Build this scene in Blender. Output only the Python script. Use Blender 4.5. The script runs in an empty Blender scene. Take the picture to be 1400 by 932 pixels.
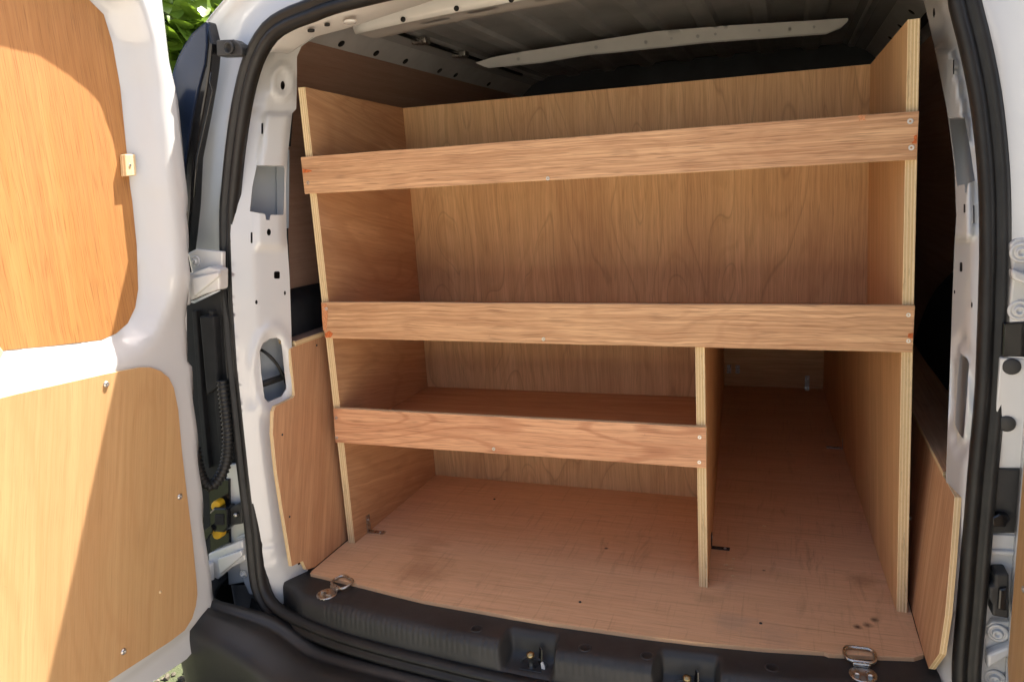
import bpy, bmesh, math, random
from mathutils import Vector, Matrix, geometry
random.seed(7)
SC = bpy.context.scene
COL = SC.collection
V = Vector

# ------------------------------------------------------------------ camera
CAM = V((0.3966, -1.4242, 0.8270))
YAW, PITCH, ROLL, FPX = 0.3596, -0.2069, -0.0603, 1023.15
_f = V((-math.sin(YAW)*math.cos(PITCH), math.cos(YAW)*math.cos(PITCH), math.sin(PITCH)))
_r = V((math.cos(YAW), math.sin(YAW), 0)); _u = _r.cross(_f)
CR = _r*math.cos(ROLL)+_u*math.sin(ROLL); CU = -_r*math.sin(ROLL)+_u*math.cos(ROLL); CF = _f
cd = bpy.data.cameras.new('camera'); co = bpy.data.objects.new('camera', cd); COL.objects.link(co)
cd.sensor_fit = 'HORIZONTAL'; cd.sensor_width = 36; cd.lens = FPX/1400*36
cd.clip_start = .02; cd.clip_end = 500
co.matrix_world = Matrix(((CR.x, CU.x, -CF.x, CAM.x), (CR.y, CU.y, -CF.y, CAM.y), (CR.z, CU.z, -CF.z, CAM.z), (0, 0, 0, 1)))
SC.camera = co

# ------------------------------------------------------------------ light
SUN = V((.70, 1.12, 2.42)).normalized()
W = bpy.data.worlds.new('World'); SC.world = W; W.use_nodes = True
wn = W.node_tree; bg = wn.nodes['Background']
sky = wn.nodes.new('ShaderNodeTexSky'); sky.sky_type = 'NISHITA'; sky.sun_disc = False
sky.sun_elevation = math.asin(SUN.z); sky.sun_rotation = math.atan2(SUN.x, SUN.y)
sky.dust_density = 4.5; sky.air_density = .8; sky.ozone_density = .6
wn.links.new(sky.outputs[0], bg.inputs[0]); bg.inputs[1].default_value = 0.085
sd = bpy.data.lights.new('sun', 'SUN'); sd.energy = 4.6; sd.angle = math.radians(.53); sd.color = (1, .95, .87)
so = bpy.data.objects.new('sun', sd); COL.objects.link(so)
so.rotation_euler = SUN.to_track_quat('Z', 'Y').to_euler()
SC.view_settings.view_transform = 'Standard'; SC.view_settings.look = 'None'
SC.view_settings.gamma = 1; SC.view_settings.use_curve_mapping = False
SC.view_settings.exposure = 1.95
try:
    SC.cycles.max_bounces = 10; SC.cycles.diffuse_bounces = 7
except Exception: pass

# ------------------------------------------------------------------ pixel -> point on a real surface
def ray(px, py): return CF+CR*((px-700)/FPX)-CU*((py-466)/FPX)
def onY(px, py, y=0.): d = ray(px, py); return CAM+d*((y-CAM.y)/d.y)
def onX(px, py, x): d = ray(px, py); return CAM+d*((x-CAM.x)/d.x)
def onZ(px, py, z=0.): d = ray(px, py); return CAM+d*((z-CAM.z)/d.z)
def onS(px, py, fy):
    y = -.2
    for _ in range(40):
        p = onY(px, py, y); y += .6*(fy(p.x, p.z)-y)
    return onY(px, py, y)
def bow(x): return -.198+.055*(x/.62)**2               # curved rear edge of the floor
def yseal(x, z): return -.285+.055*(min(abs(x), .72)/.62)**2+.1*z   # the bowed, slightly raked plane of the opening
def lerp(a, b, t): return a+(b-a)*t
def interp(tab, x):
    if x <= tab[0][0]: return tab[0][1]
    for (a, b), (c, d) in zip(tab, tab[1:]):
        if x <= c: return b+(d-b)*(x-a)/(c-a)
    return tab[-1][1]
def smooth(a, b, x):
    t = max(0, min(1, (x-a)/(b-a))); return t*t*(3-2*t)

# ------------------------------------------------------------------ materials
def mat(name):
    m = bpy.data.materials.new(name); m.use_nodes = True
    return m, m.node_tree, m.node_tree.nodes['Principled BSDF']
def N(t, k, **kw):
    n = t.nodes.new(k)
    for a, b in kw.items():
        if a in n.inputs.keys(): n.inputs[a].default_value = b
        else: setattr(n, a, b)
    return n
def ramp(t, fac, stops):
    r = t.nodes.new('ShaderNodeValToRGB'); e = r.color_ramp.elements
    while len(e) < len(stops): e.new(.5)
    for q, (p, c) in zip(e, stops):
        q.position = p; q.color = (c, c, c, 1) if isinstance(c, (int, float)) else (*c, 1)
    t.links.new(fac, r.inputs[0]); return r.outputs[0]
def mix(t, fac, a, b, mode='MIX'):
    m = t.nodes.new('ShaderNodeMix'); m.data_type = 'RGBA'; m.blend_type = mode; m.clamp_factor = True
    for s, v in ((m.inputs[0], fac), (m.inputs[6], a), (m.inputs[7], b)):
        if hasattr(v, 'links'): t.links.new(v, s)
        elif isinstance(v, (int, float)): s.default_value = v
        else: s.default_value = (*v, 1)
    return m.outputs[2]
def mth(t, op, a, b=0., c=0.):
    m = t.nodes.new('ShaderNodeMath'); m.operation = op
    for s, v in zip(m.inputs, (a, b, c)):
        if hasattr(v, 'links'): t.links.new(v, s)
        else: s.default_value = v
    return m.outputs[0]
def mapped(t, src, sc, loc=(0, 0, 0)):
    m = t.nodes.new('ShaderNodeMapping'); m.inputs['Scale'].default_value = sc; m.inputs['Location'].default_value = loc
    t.links.new(src, m.inputs[0]); return m.outputs[0]
def noise(t, vec, scale=1., detail=4., rough=.55, dist=0.):
    n = t.nodes.new('ShaderNodeTexNoise'); n.inputs['Scale'].default_value = scale; n.inputs['Detail'].default_value = detail
    n.inputs['Roughness'].default_value = rough; n.inputs['Distortion'].default_value = dist
    t.links.new(vec, n.inputs['Vector']); return n.outputs[0]
def bump(t, b, h, strength, dist=.001):
    n = t.nodes.new('ShaderNodeBump'); n.inputs['Strength'].default_value = strength; n.inputs['Distance'].default_value = dist
    t.links.new(h, n.inputs['Height']); t.links.new(n.outputs[0], b.inputs['Normal'])

def simple(name, col, rough=.5, metal=0., coat=0., var=.06, vscale=9., bmp=0., bscale=400., spec=.5, rvar=.0):
    m, t, b = mat(name); tc = N(t, 'ShaderNodeTexCoord').outputs['Object']
    n = noise(t, tc, vscale, 5., .6)
    lo = tuple(c*(1-var*1.6) for c in col); hi = tuple(min(1, c*(1+var)) for c in col)
    t.links.new(ramp(t, n, [(.3, lo), (.7, hi)]), b.inputs['Base Color'])
    b.inputs['Metallic'].default_value = metal; b.inputs['Specular IOR Level'].default_value = spec
    b.inputs['Coat Weight'].default_value = coat; b.inputs['Coat Roughness'].default_value = .06
    if rvar: t.links.new(ramp(t, noise(t, tc, vscale*3, 6., .65), [(.3, max(.02, rough-rvar)), (.7, rough+rvar)]), b.inputs['Roughness'])
    else: b.inputs['Roughness'].default_value = rough
    if bmp: bump(t, b, noise(t, tc, bscale, 3.), bmp, .0006)
    return m

def wood(name, light, dark, fig=.35, streak=.5, pore=.4, fscale=1., off=(0, 0), rough=.55, blotch=.3, red=(.33, .12, .05), stains=(), scuff=0., lines=0., gs=1., warp=.012, marks=0.):
    """veneer: UV in metres, U along the grain"""
    m, t, b = mat(name); uv = N(t, 'ShaderNodeUVMap').outputs[0]
    L = (off[0], off[1], 0)
    wp = noise(t, mapped(t, uv, (4.5, 11, 1), L), 1, 3, .55)
    sp_ = N(t, 'ShaderNodeSeparateXYZ'); t.links.new(uv, sp_.inputs[0]); cb = N(t, 'ShaderNodeCombineXYZ')
    t.links.new(sp_.outputs[0], cb.inputs[0]); t.links.new(mth(t, 'ADD', sp_.outputs[1], mth(t, 'MULTIPLY', mth(t, 'SUBTRACT', wp, .5), warp)), cb.inputs[1])
    uvw = cb.outputs[0]
    s0 = noise(t, mapped(t, uvw, (1.1, 26*gs, 1), L), 1, 3, .55)
    s1 = noise(t, mapped(t, uvw, (1.5*gs, 105*gs, 1), L), 1, 3, .6)
    s2 = noise(t, mapped(t, uvw, (4.5, 380, 1), L), 1, 2, .6)
    fg = noise(t, mapped(t, uv, (1.5*fscale, 6.5*fscale, 1), L), 1, 1.5, .4, .3)
    wv = mth(t, 'SINE', mth(t, 'MULTIPLY', mth(t, 'ADD', fg, mth(t, 'MULTIPLY', s1, .035)), 75.))
    bl = noise(t, mapped(t, uv, (2.2, 5, 1), L), 1, 4, .6, .6)
    pr = ramp(t, noise(t, mapped(t, uvw, (15, 620, 1), L), 1, 2, .5), [(.33, 1.), (.45, 0.)])
    hi = tuple(min(.9, x*1.18+.02) for x in light)
    c = mix(t, mth(t, 'MULTIPLY', ramp(t, s0, [(.36, 1.), (.64, 0.)]), streak*.55), light, dark)
    c = mix(t, mth(t, 'MULTIPLY', ramp(t, s0, [(.52, 0.), (.72, 1.)]), .7*streak), c, hi)
    c = mix(t, mth(t, 'MULTIPLY', ramp(t, s1, [(.38, 1.), (.56, 0.)]), streak*.75), c, dark)
    c = mix(t, mth(t, 'MULTIPLY', ramp(t, s2, [(.36, 1.), (.56, 0.)]), streak*.6), c, dark)
    c = mix(t, mth(t, 'MULTIPLY', ramp(t, wv, [(.55, 0.), (.98, 1.)]), fig), c, dark)
    c = mix(t, mth(t, 'MULTIPLY', ramp(t, bl, [(.42, 0.), (.75, 1.)]), blotch), c, red)
    c = mix(t, mth(t, 'MULTIPLY', pr, pore), c, tuple(x*.45 for x in dark))
    if lines:      # a few dark growth rings
        ln = mth(t, 'ABSOLUTE', mth(t, 'SUBTRACT', mth(t, 'FRACT', mth(t, 'MULTIPLY', fg, 7.)), .5))
        c = mix(t, mth(t, 'MULTIPLY', ramp(t, ln, [(.0, 1.), (.035, 0.)]), lines), c, tuple(x*.5 for x in dark))
    if marks:      # knocks and pale scratches
        mk = noise(t, mapped(t, uv, (7, 90, 1), (off[0]+5, 2, 0)), 1, 3, .6, 1.2)
        mz = noise(t, mapped(t, uv, (4, 4, 1), (off[1], 7, 0)), 1, 2)
        c = mix(t, mth(t, 'MULTIPLY', mth(t, 'MULTIPLY', ramp(t, mk, [(.66, 0.), (.70, 1.)]), ramp(t, mz, [(.5, 0.), (.62, 1.)])), marks), c, hi)
        c = mix(t, mth(t, 'MULTIPLY', ramp(t, noise(t, mapped(t, uv, (34, 34, 1), (1, off[0], 0)), 1, 4, .7), [(.68, 0.), (.74, 1.)]), marks), c, tuple(x*.4 for x in dark))
    if scuff:
        sc = noise(t, mapped(t, uv, (28, 6, 1), L), 1, 5, .7, .8)
        sm = noise(t, mapped(t, uv, (3, 3, 1), L), 1, 3, .6)
        c = mix(t, mth(t, 'MULTIPLY', mth(t, 'MULTIPLY', ramp(t, sc, [(.55, 0.), (.72, 1.)]), ramp(t, sm, [(.45, 0.), (.65, 1.)])), scuff*.8), c, (.20, .10, .06))
        sw = noise(t, mapped(t, uv, (4, 140, 1), (3, 1, 0)), 1, 4, .6, .4)
        c = mix(t, mth(t, 'MULTIPLY', ramp(t, sw, [(.58, 0.), (.68, 1.)]), scuff*.6), c, (.30, .15, .08))
        sx_ = noise(t, mapped(t, uv, (170, 7, 1), (1, 5, 0)), 1, 3, .6, .3)
        c = mix(t, mth(t, 'MULTIPLY', ramp(t, sx_, [(.58, 0.), (.70, 1.)]), scuff*.45), c, (.33, .17, .09))
    for (su, sv, r, col, a) in stains:
        vm = t.nodes.new('ShaderNodeVectorMath'); vm.operation = 'DISTANCE'; t.links.new(uv, vm.inputs[0]); vm.inputs[1].default_value = (su, sv, 0)
        d = mth(t, 'ADD', vm.outputs['Value'], mth(t, 'MULTIPLY', mth(t, 'SUBTRACT', noise(t, mapped(t, uv, (22, 26, 1), (su*9, 0, 0)), 1, 5, .7), .5), r*2.2))
        c = mix(t, mth(t, 'MULTIPLY', ramp(t, mth(t, 'DIVIDE', d, r), [(.25, 1.), (1., 0.)]), a), c, col)
    t.links.new(c, b.inputs['Base Color'])
    t.links.new(ramp(t, s1, [(.3, rough+.1), (.7, rough-.07)]), b.inputs['Roughness'])
    b.inputs['Specular IOR Level'].default_value = .35
    bump(t, b, mth(t, 'ADD', mth(t, 'MULTIPLY', s2, .6), mth(t, 'MULTIPLY', pr, -.8)), .35, .0006)
    return m

def plyedge(name, layers=7, dirt=.4):
    """UV.v runs 0..1 through the board's thickness, U along the edge in metres"""
    m, t, b = mat(name); uv = N(t, 'ShaderNodeUVMap').outputs[0]
    sx = N(t, 'ShaderNodeSeparateXYZ'); t.links.new(uv, sx.inputs[0])
    n = noise(t, mapped(t, uv, (30, 3, 1)), 1, 3)
    v = mth(t, 'ADD', mth(t, 'MULTIPLY', sx.outputs[1], layers), mth(t, 'MULTIPLY', mth(t, 'SUBTRACT', n, .5), .25))
    tri = mth(t, 'PINGPONG', v, 1.)
    c = ramp(t, tri, [(.35, (.86, .70, .43)), (.62, (.66, .47, .25))])
    ly_ = noise(t, mapped(t, uv, (.8, layers*1.1, 1), (9, 3, 0)), 1, 1)
    c = mix(t, ramp(t, ly_, [(.4, 0.), (.65, .45)]), c, (.60, .42, .21))
    glue = ramp(t, mth(t, 'ABSOLUTE', mth(t, 'SUBTRACT', tri, .5)), [(.0, 1.), (.10, 0.)])
    c = mix(t, mth(t, 'MULTIPLY', glue, .55), c, (.20, .11, .05))
    f = noise(t, mapped(t, uv, (160, 8, 1)), 1, 5, .7)
    c = mix(t, mth(t, 'MULTIPLY', ramp(t, f, [(.55, 0.), (.72, 1.)]), .5), c, (.30, .19, .10))
    g = noise(t, mapped(t, uv, (12, 2, 1), (4, 4, 0)), 1, 5, .7)
    c = mix(t, mth(t, 'MULTIPLY', ramp(t, g, [(.57, 0.), (.68, 1.)]), dirt), c, (.06, .04, .03))
    t.links.new(c, b.inputs['Base Color']); b.inputs['Roughness'].default_value = .75
    b.inputs['Specular IOR Level'].default_value = .25
    bump(t, b, f, .4, .0008)
    return m

M = {}
M['white'] = simple('white_paint', (.60, .60, .59), .24, coat=.8, var=.012, vscale=3, rvar=.03)
M['white_in'] = simple('white_paint_inside', (.74, .73, .70), .36, coat=.3, var=.05, vscale=7, rvar=.06)
M['grey_in'] = simple('grey_primer_metal', (.60, .60, .59), .42, var=.12, vscale=6)
M['cavity'] = simple('blue_grey_inner_skin', (.36, .40, .44), .45, var=.06, vscale=5)
M['rubber'] = simple('black_rubber', (.013, .0125, .012), .50, var=.25, vscale=14, bmp=.15, bscale=900, rvar=.08, spec=.45)
M['plastic'] = simple('black_textured_plastic', (.026, .026, .026), .52, var=.2, vscale=10, bmp=.35, bscale=1400, rvar=.08, spec=.5)
M['gloss'] = simple('black_gloss_trim', (.008, .008, .009), .16, var=.1)
M['navy'] = simple('dark_smoked_lens', (.006, .015, .042), .22, coat=.0, var=.12, vscale=4)
M['steel'] = simple('zinc_plated_steel', (.52, .50, .46), .30, metal=1., var=.12, vscale=60, rvar=.1)
M['screw'] = simple('bright_screw_steel', (.62, .61, .58), .32, metal=.85, var=.1, vscale=80)
M['brass'] = simple('yellow_passivated_steel', (.36, .29, .16), .38, metal=1., var=.12, vscale=80)
M['bumper'] = simple('black_bumper_plastic', (.016, .016, .016), .42, var=.2, vscale=8, bmp=.3, bscale=1400, rvar=.06)
M['dark'] = simple('recess_shade', (.006, .006, .006), .7, var=.1)  # near-black colour stands in for the shade inside holes and sockets
M['darkmetal'] = simple('dark_bracket_metal', (.05, .055, .06), .45, metal=.6, var=.2, vscale=60)
M['yellow'] = simple('yellow_plastic', (.72, .40, .01), .4, var=.05)
M['bulk'] = simple('near_black_bulkhead', (.03, .033, .04), .6, var=.3, vscale=5)
M['blacktrim'] = simple('black_carpet_trim', (.010, .010, .011), .8, var=.3, vscale=30)
M['edge'] = plyedge('plywood_edge'); M['edge5'] = plyedge('thin_plywood_edge', 4, .15)
LT, DK = (0.739, 0.429, 0.218), (0.475, 0.231, 0.099)
M['lip1'] = wood('lip_veneer_pale', (0.760, 0.467, 0.254), (0.360, 0.171, 0.078), fig=0.16, streak=0.7, pore=0.6, off=(0, 0), fscale=1.3, gs=2.1, warp=0.01, marks=0.35)
M['lip2'] = wood('lip_veneer_wavy', (0.760, 0.467, 0.249), (0.370, 0.181, 0.083), fig=0.22, streak=0.68, pore=0.55, off=(3, 1), fscale=1.4, gs=2.0, warp=0.022, marks=0.35)
M['lip3'] = wood('lip_veneer_flame', (0.780, 0.437, 0.238), (0.440, 0.183, 0.087), fig=0.6, streak=0.55, pore=.55, off=(7.3, 2.2), fscale=0.95, gs=1.5, blotch=0.15, red=(0.594, 0.224, 0.092), warp=0.018, marks=0.3)
M['back'] = wood('rotary_cut_veneer', (0.800, 0.523, 0.262), (0.500, 0.273, 0.111), fig=0.22, streak=0.45, pore=.3, off=(1.7, 5.1), fscale=1.15, blotch=.35, lines=0.28, gs=1.3, marks=0.2, warp=0.02)
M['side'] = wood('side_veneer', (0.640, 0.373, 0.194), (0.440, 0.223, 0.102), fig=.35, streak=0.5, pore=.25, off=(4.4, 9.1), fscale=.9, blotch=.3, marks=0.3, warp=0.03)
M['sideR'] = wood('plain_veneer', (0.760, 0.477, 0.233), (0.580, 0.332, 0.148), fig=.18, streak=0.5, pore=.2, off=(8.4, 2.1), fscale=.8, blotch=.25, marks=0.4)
M['shelf'] = wood('shelf_veneer', (0.640, 0.359, 0.180), (0.460, 0.231, 0.109), fig=.25, streak=0.6, pore=.3, off=(2.4, 4.1))
M['box'] = wood('box_veneer', (0.660, 0.385, 0.206), (0.440, 0.218, 0.106), fig=.22, streak=0.55, pore=.3, off=(6.4, 3.1), blotch=.3, marks=0.35)
M['doorply'] = wood('door_panel_veneer', (0.5, 0.24, 0.075), (0.36, 0.15, 0.045), fig=.16, streak=0.55, pore=0.45, off=(9.4, 6.1), blotch=.3, red=(0.554, 0.251, 0.106), marks=0.15)
M['doorply2'] = wood('door_panel_veneer_smooth', (0.540, 0.335, 0.154), (0.430, 0.242, 0.099), fig=0.28, streak=0.4, pore=.15, off=(2.9, 7.7), fscale=.7, blotch=.3, red=(0.554, 0.264, 0.119), marks=0.2)
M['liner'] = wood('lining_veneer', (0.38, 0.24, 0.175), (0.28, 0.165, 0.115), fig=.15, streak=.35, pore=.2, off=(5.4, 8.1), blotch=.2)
M['pine'] = wood('pale_softwood', (0.860, 0.686, 0.409), (0.686, 0.449, 0.224), fig=.2, streak=.5, pore=.1)
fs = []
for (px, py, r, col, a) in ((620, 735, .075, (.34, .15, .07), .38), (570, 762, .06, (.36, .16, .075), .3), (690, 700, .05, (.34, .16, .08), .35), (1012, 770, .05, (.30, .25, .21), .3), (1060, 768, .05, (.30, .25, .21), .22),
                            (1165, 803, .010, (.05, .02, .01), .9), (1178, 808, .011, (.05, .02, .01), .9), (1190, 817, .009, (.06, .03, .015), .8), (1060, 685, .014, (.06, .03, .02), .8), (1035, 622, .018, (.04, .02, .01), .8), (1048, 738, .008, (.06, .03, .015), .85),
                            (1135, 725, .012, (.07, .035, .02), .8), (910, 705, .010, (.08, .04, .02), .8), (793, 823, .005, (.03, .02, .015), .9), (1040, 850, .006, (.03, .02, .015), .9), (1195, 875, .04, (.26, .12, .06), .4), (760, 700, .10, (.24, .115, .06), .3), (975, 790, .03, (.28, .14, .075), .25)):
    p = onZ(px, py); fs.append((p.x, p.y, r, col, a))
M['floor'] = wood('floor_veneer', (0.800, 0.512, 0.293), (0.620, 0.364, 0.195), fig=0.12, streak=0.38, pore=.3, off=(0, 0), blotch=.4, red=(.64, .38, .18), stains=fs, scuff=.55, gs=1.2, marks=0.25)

# ------------------------------------------------------------------ mesh helpers
def link(name, me, mats, parent=None, smooth_=False, bevel=0., kind=None, label=None):
    o = bpy.data.objects.new(name, me); COL.objects.link(o)
    for k in (mats if isinstance(mats, (list, tuple)) else [mats]): me.materials.append(M[k] if isinstance(k, str) else k)
    if parent: o.parent = parent
    if smooth_:
        for p in me.polygons: p.use_smooth = True
    if bevel:
        b = o.modifiers.new('bevel', 'BEVEL'); b.width = bevel; b.segments = 2; b.limit_method = 'ANGLE'; b.angle_limit = .6
    if kind: o['kind'] = kind
    if label: o['label'] = label
    return o
def thing(name, label, cat, loc=(0, 0, 0), group=None):
    o = bpy.data.objects.new(name, None); COL.objects.link(o); o.location = loc; o.empty_display_size = .1
    o['label'] = label; o['category'] = cat
    if group: o['group'] = group
    return o
def tag(o, label, cat, group=None):
    o['label'] = label; o['category'] = cat
    if group: o['group'] = group
    return o
def fin(bm, name):
    bmesh.ops.recalc_face_normals(bm, faces=bm.faces); me = bpy.data.meshes.new(name); bm.to_mesh(me); bm.free(); return me
def prism(name, pts, vec, mats, parent=None, grain=(1, 0, 0), bevel=.0007, label=None):
    """polygon pts extruded by vec; mats = (face, edge). UV on faces in metres (U along grain); on edges V runs through the thickness"""
    pts = [V(p) for p in pts]; vec = V(vec); bm = bmesh.new(); uvl = bm.loops.layers.uv.new('UVMap')
    a = [bm.verts.new(p) for p in pts]; b = [bm.verts.new(p+vec) for p in pts]; n = len(pts)
    g = V(grain).normalized(); nn = vec.normalized(); h = nn.cross(g).normalized()
    def cap(f):
        f.material_index = 0
        for l in f.loops: l[uvl].uv = (l.vert.co.dot(g), l.vert.co.dot(h))
    cap(bm.faces.new(a)); cap(bm.faces.new(b[::-1])); s = 0
    for i in range(n):
        j = (i+1) % n; f = bm.faces.new((a[j], a[i], b[i], b[j])); L = (pts[j]-pts[i]).length
        f.material_index = 1 if len(mats) > 1 and not isinstance(mats, str) else 0
        for l, q in zip(f.loops, ((s+L, 0), (s, 0), (s, 1), (s+L, 1))): l[uvl].uv = q
        s += L
    return link(name, fin(bm, name), mats, parent, bevel=bevel, label=label)
def box(name, lo, hi, mats, parent=None, grain=(1, 0, 0), axis=2, bevel=.0007, label=None):
    lo, hi = V(lo), V(hi); e = [0, 0, 0]; e[axis] = hi[axis]-lo[axis]
    i, j = [k for k in range(3) if k != axis]; p = []
    for a, b in ((0, 0), (1, 0), (1, 1), (0, 1)):
        q = [0, 0, 0]; q[axis] = lo[axis]; q[i] = (lo, hi)[a][i]; q[j] = (lo, hi)[b][j]; p.append(V(q))
    return prism(name, p, e, mats, parent, grain, bevel, label)
def loft(name, rows, mats, parent=None, closed=False, ring=False, smooth_=True, solid=0., label=None, bevel=0.):
    bm = bmesh.new(); uvl = bm.loops.layers.uv.new('UVMap'); vr = [[bm.verts.new(p) for p in r] for r in rows]
    R = len(vr); Cn = len(vr[0])
    for i in range(R if ring else R-1):
        for j in range(Cn if closed else Cn-1):
            try: f = bm.faces.new((vr[i][j], vr[i][(j+1) % Cn], vr[(i+1) % R][(j+1) % Cn], vr[(i+1) % R][j]))
            except ValueError: continue
            for l in f.loops: l[uvl].uv = (l.vert.co.x+l.vert.co.y, l.vert.co.z)
    if closed and not ring:
        for r in (vr[0], vr[-1]):
            try: bm.faces.new(r)
            except ValueError: pass
    bmesh.ops.remove_doubles(bm, verts=bm.verts, dist=1e-6)
    o = link(name, fin(bm, name), mats, parent, smooth_, label=label, bevel=bevel)
    if solid:
        s = o.modifiers.new('solid', 'SOLIDIFY'); s.thickness = solid; s.offset = 0
    return o
def resample(pts, n, closed=False):
    P = [V(p) for p in pts]+([V(pts[0])] if closed else []); d = [0]
    for a, b in zip(P, P[1:]): d.append(d[-1]+(b-a).length)
    out = []
    for i in range(n):
        s = d[-1]*i/(n if closed else n-1); k = 0
        while k < len(d)-2 and d[k+1] < s: k += 1
        out.append(P[k].lerp(P[k+1], (s-d[k])/max(1e-9, d[k+1]-d[k])))
    return out
def spline(pts, n, closed=False):
    P = [V(p) for p in pts]; m = len(P); out = []
    segs = m if closed else m-1
    for s in range(segs):
        g = lambda k: P[k % m] if closed else P[max(0, min(m-1, k))]
        a, b, c, d = g(s-1), g(s), g(s+1), g(s+2)
        for i in range(8):
            t = i/8; out.append(.5*((2*b)+(c-a)*t+(2*a-5*b+4*c-d)*t*t+(3*b-a-3*c+d)*t**3))
    if not closed: out.append(P[-1])
    return resample(out, n, closed)
def sweep(name, path, prof, up, mats, parent=None, ring=False, smooth_=True, label=None, scale=None):
    rows = []; n = len(path)
    for i, p in enumerate(path):
        a = path[(i-1) % n] if (ring or i) else path[0]; b = path[(i+1) % n] if (ring or i < n-1) else path[-1]
        t = (b-a).normalized(); u = (up-t*up.dot(t)).normalized(); w = t.cross(u); k = scale(i) if scale else 1
        rows.append([p+w*(x*k)+u*(y*k) for x, y in prof])
    return loft(name, rows, mats, parent, True, ring, smooth_, label=label)
def circ(r, n=10): return [(r*math.cos(2*math.pi*i/n), r*math.sin(2*math.pi*i/n)) for i in range(n)]
def lathe(name, prof, p, axis, mats, parent=None, n=16, smooth_=True, label=None, sx=1., mat_of=None):
    """prof = (radius, height along axis)"""
    axis = V(axis).normalized(); q = axis.to_track_quat('Z', 'Y'); p = V(p); rows = []
    for r, h in prof: rows.append([p+q @ V((max(r, 1e-5)*math.cos(2*math.pi*i/n)*sx, max(r, 1e-5)*math.sin(2*math.pi*i/n), h)) for i in range(n)])
    o = loft(name, rows, mats, parent, True, False, smooth_, label=label)
    if mat_of:
        for f in o.data.polygons: f.material_index = mat_of((f.center-p).dot(axis), (f.center-p-axis*(f.center-p).dot(axis)).length)
    return o
def screw(p, axis, parent, r=.0042, m='screw'):
    return lathe('screw', [(r*.9, -.002), (r, .0004), (r*.85, .0011), (r*.42, .0011), (r*.36, -.0004), (0, -.0006)], p, axis, [m, 'dark'], parent, 14, False, mat_of=lambda h, q: 1 if q < r*.38 else 0)
def sheet(name, outline, holes, mp, mats, parent=None, step=6., solid=0., disp=None, label=None):
    """sheet metal cut to a 2-D outline with real holes; mp maps 2-D -> 3-D"""
    def inside(pt, poly):
        c = False; x, y = pt; n = len(poly)
        for i in range(n):
            (x1, y1), (x2, y2) = poly[i], poly[i-1]
            if (y1 > y) != (y2 > y) and x < (x2-x1)*(y-y1)/(y2-y1)+x1: c = not c
        return c
    def dens(poly):
        out = []
        for i in range(len(poly)):
            a, b = poly[i], poly[(i+1) % len(poly)]; k = max(1, int(math.hypot(b[0]-a[0], b[1]-a[1])/step))
            out += [(lerp(a[0], b[0], q/k), lerp(a[1], b[1], q/k)) for q in range(k)]
        return out
    outline = dens(outline); holes = [dens(h) for h in holes]; vs = []; es = []
    for lp in [outline]+holes:
        s = len(vs); vs += [V(p) for p in lp]; es += [(s+i, s+(i+1) % len(lp)) for i in range(len(lp))]
    x0 = min(p[0] for p in outline); x1 = max(p[0] for p in outline); y0 = min(p[1] for p in outline); y1 = max(p[1] for p in outline)
    bd = [V(p) for p in vs]; y = y0+step/2
    while y < y1:
        x = x0+step/2
        while x < x1:
            p = (x, y)
            if inside(p, outline) and not any(inside(p, h) for h in holes) and min((V(p)-q).length for q in bd) > step*.45: vs.append(V(p))
            x += step
        y += step
    co, ed, fa, *_ = geometry.delaunay_2d_cdt(vs, es, [], 0, 1e-5)
    bm = bmesh.new(); uvl = bm.loops.layers.uv.new('UVMap'); vv = [bm.verts.new(mp(p.x, p.y)) for p in co]
    for f in fa:
        c = sum((co[i] for i in f), V((0, 0)))/len(f)
        if inside(c, outline) and not any(inside(c, h) for h in holes):
            try: bm.faces.new([vv[i] for i in f])
            except ValueError: pass
    bmesh.ops.delete(bm, geom=[v for v in bm.verts if not v.link_faces], context='VERTS')
    o = link(name, fin(bm, name), mats, parent, True, label=label)
    if solid: s = o.modifiers.new('solid', 'SOLIDIFY'); s.thickness = solid; s.offset = 0
    return o
def rrect(cx, cy, w, h, r, skew=0., n=4):
    out = []
    for sx, sy, a0 in ((1, 1, 0), (-1, 1, 90), (-1, -1, 180), (1, -1, 270)):
        for i in range(n+1):
            a = math.radians(a0+90*i/n); x = sx*(w/2-r)+r*math.cos(a); y = sy*(h/2-r)+r*math.sin(a); out.append((cx+x+skew*y, cy+y))
    return out
def ell(cx, cy, a, b, n=14): return [(cx+a*math.cos(2*math.pi*i/n), cy+b*math.sin(2*math.pi*i/n)) for i in range(n)]

# ================================================================== GROUND
def ground_mat():
    m, t, b = mat('gravel_and_grass_ground'); tc = N(t, 'ShaderNodeTexCoord').outputs['Object']
    g = noise(t, tc, 90, 6, .7); c = ramp(t, g, [(.3, (.32, .27, .20)), (.5, (.52, .46, .37)), (.72, (.68, .62, .52))])
    gr = noise(t, tc, 60, 5, .7); gc = ramp(t, gr, [(.3, (.035, .06, .012)), (.7, (.10, .15, .03))])
    mk = ramp(t, noise(t, tc, .9, 5, .65), [(.66, 0.), (.72, 1.)])
    sx = N(t, 'ShaderNodeSeparateXYZ'); t.links.new(tc, sx.inputs[0])
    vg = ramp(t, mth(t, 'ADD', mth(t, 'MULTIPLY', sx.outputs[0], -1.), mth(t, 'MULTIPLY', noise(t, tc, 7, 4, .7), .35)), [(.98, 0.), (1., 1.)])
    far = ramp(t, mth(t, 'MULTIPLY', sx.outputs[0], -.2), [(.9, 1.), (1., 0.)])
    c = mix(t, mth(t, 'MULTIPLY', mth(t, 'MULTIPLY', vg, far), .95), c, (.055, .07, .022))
    t.links.new(mix(t, mk, c, gc), b.inputs['Base Color']); b.inputs['Roughness'].default_value = .9
    bump(t, b, g, .8, .01); return m
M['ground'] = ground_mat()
GZ = -.58
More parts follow.
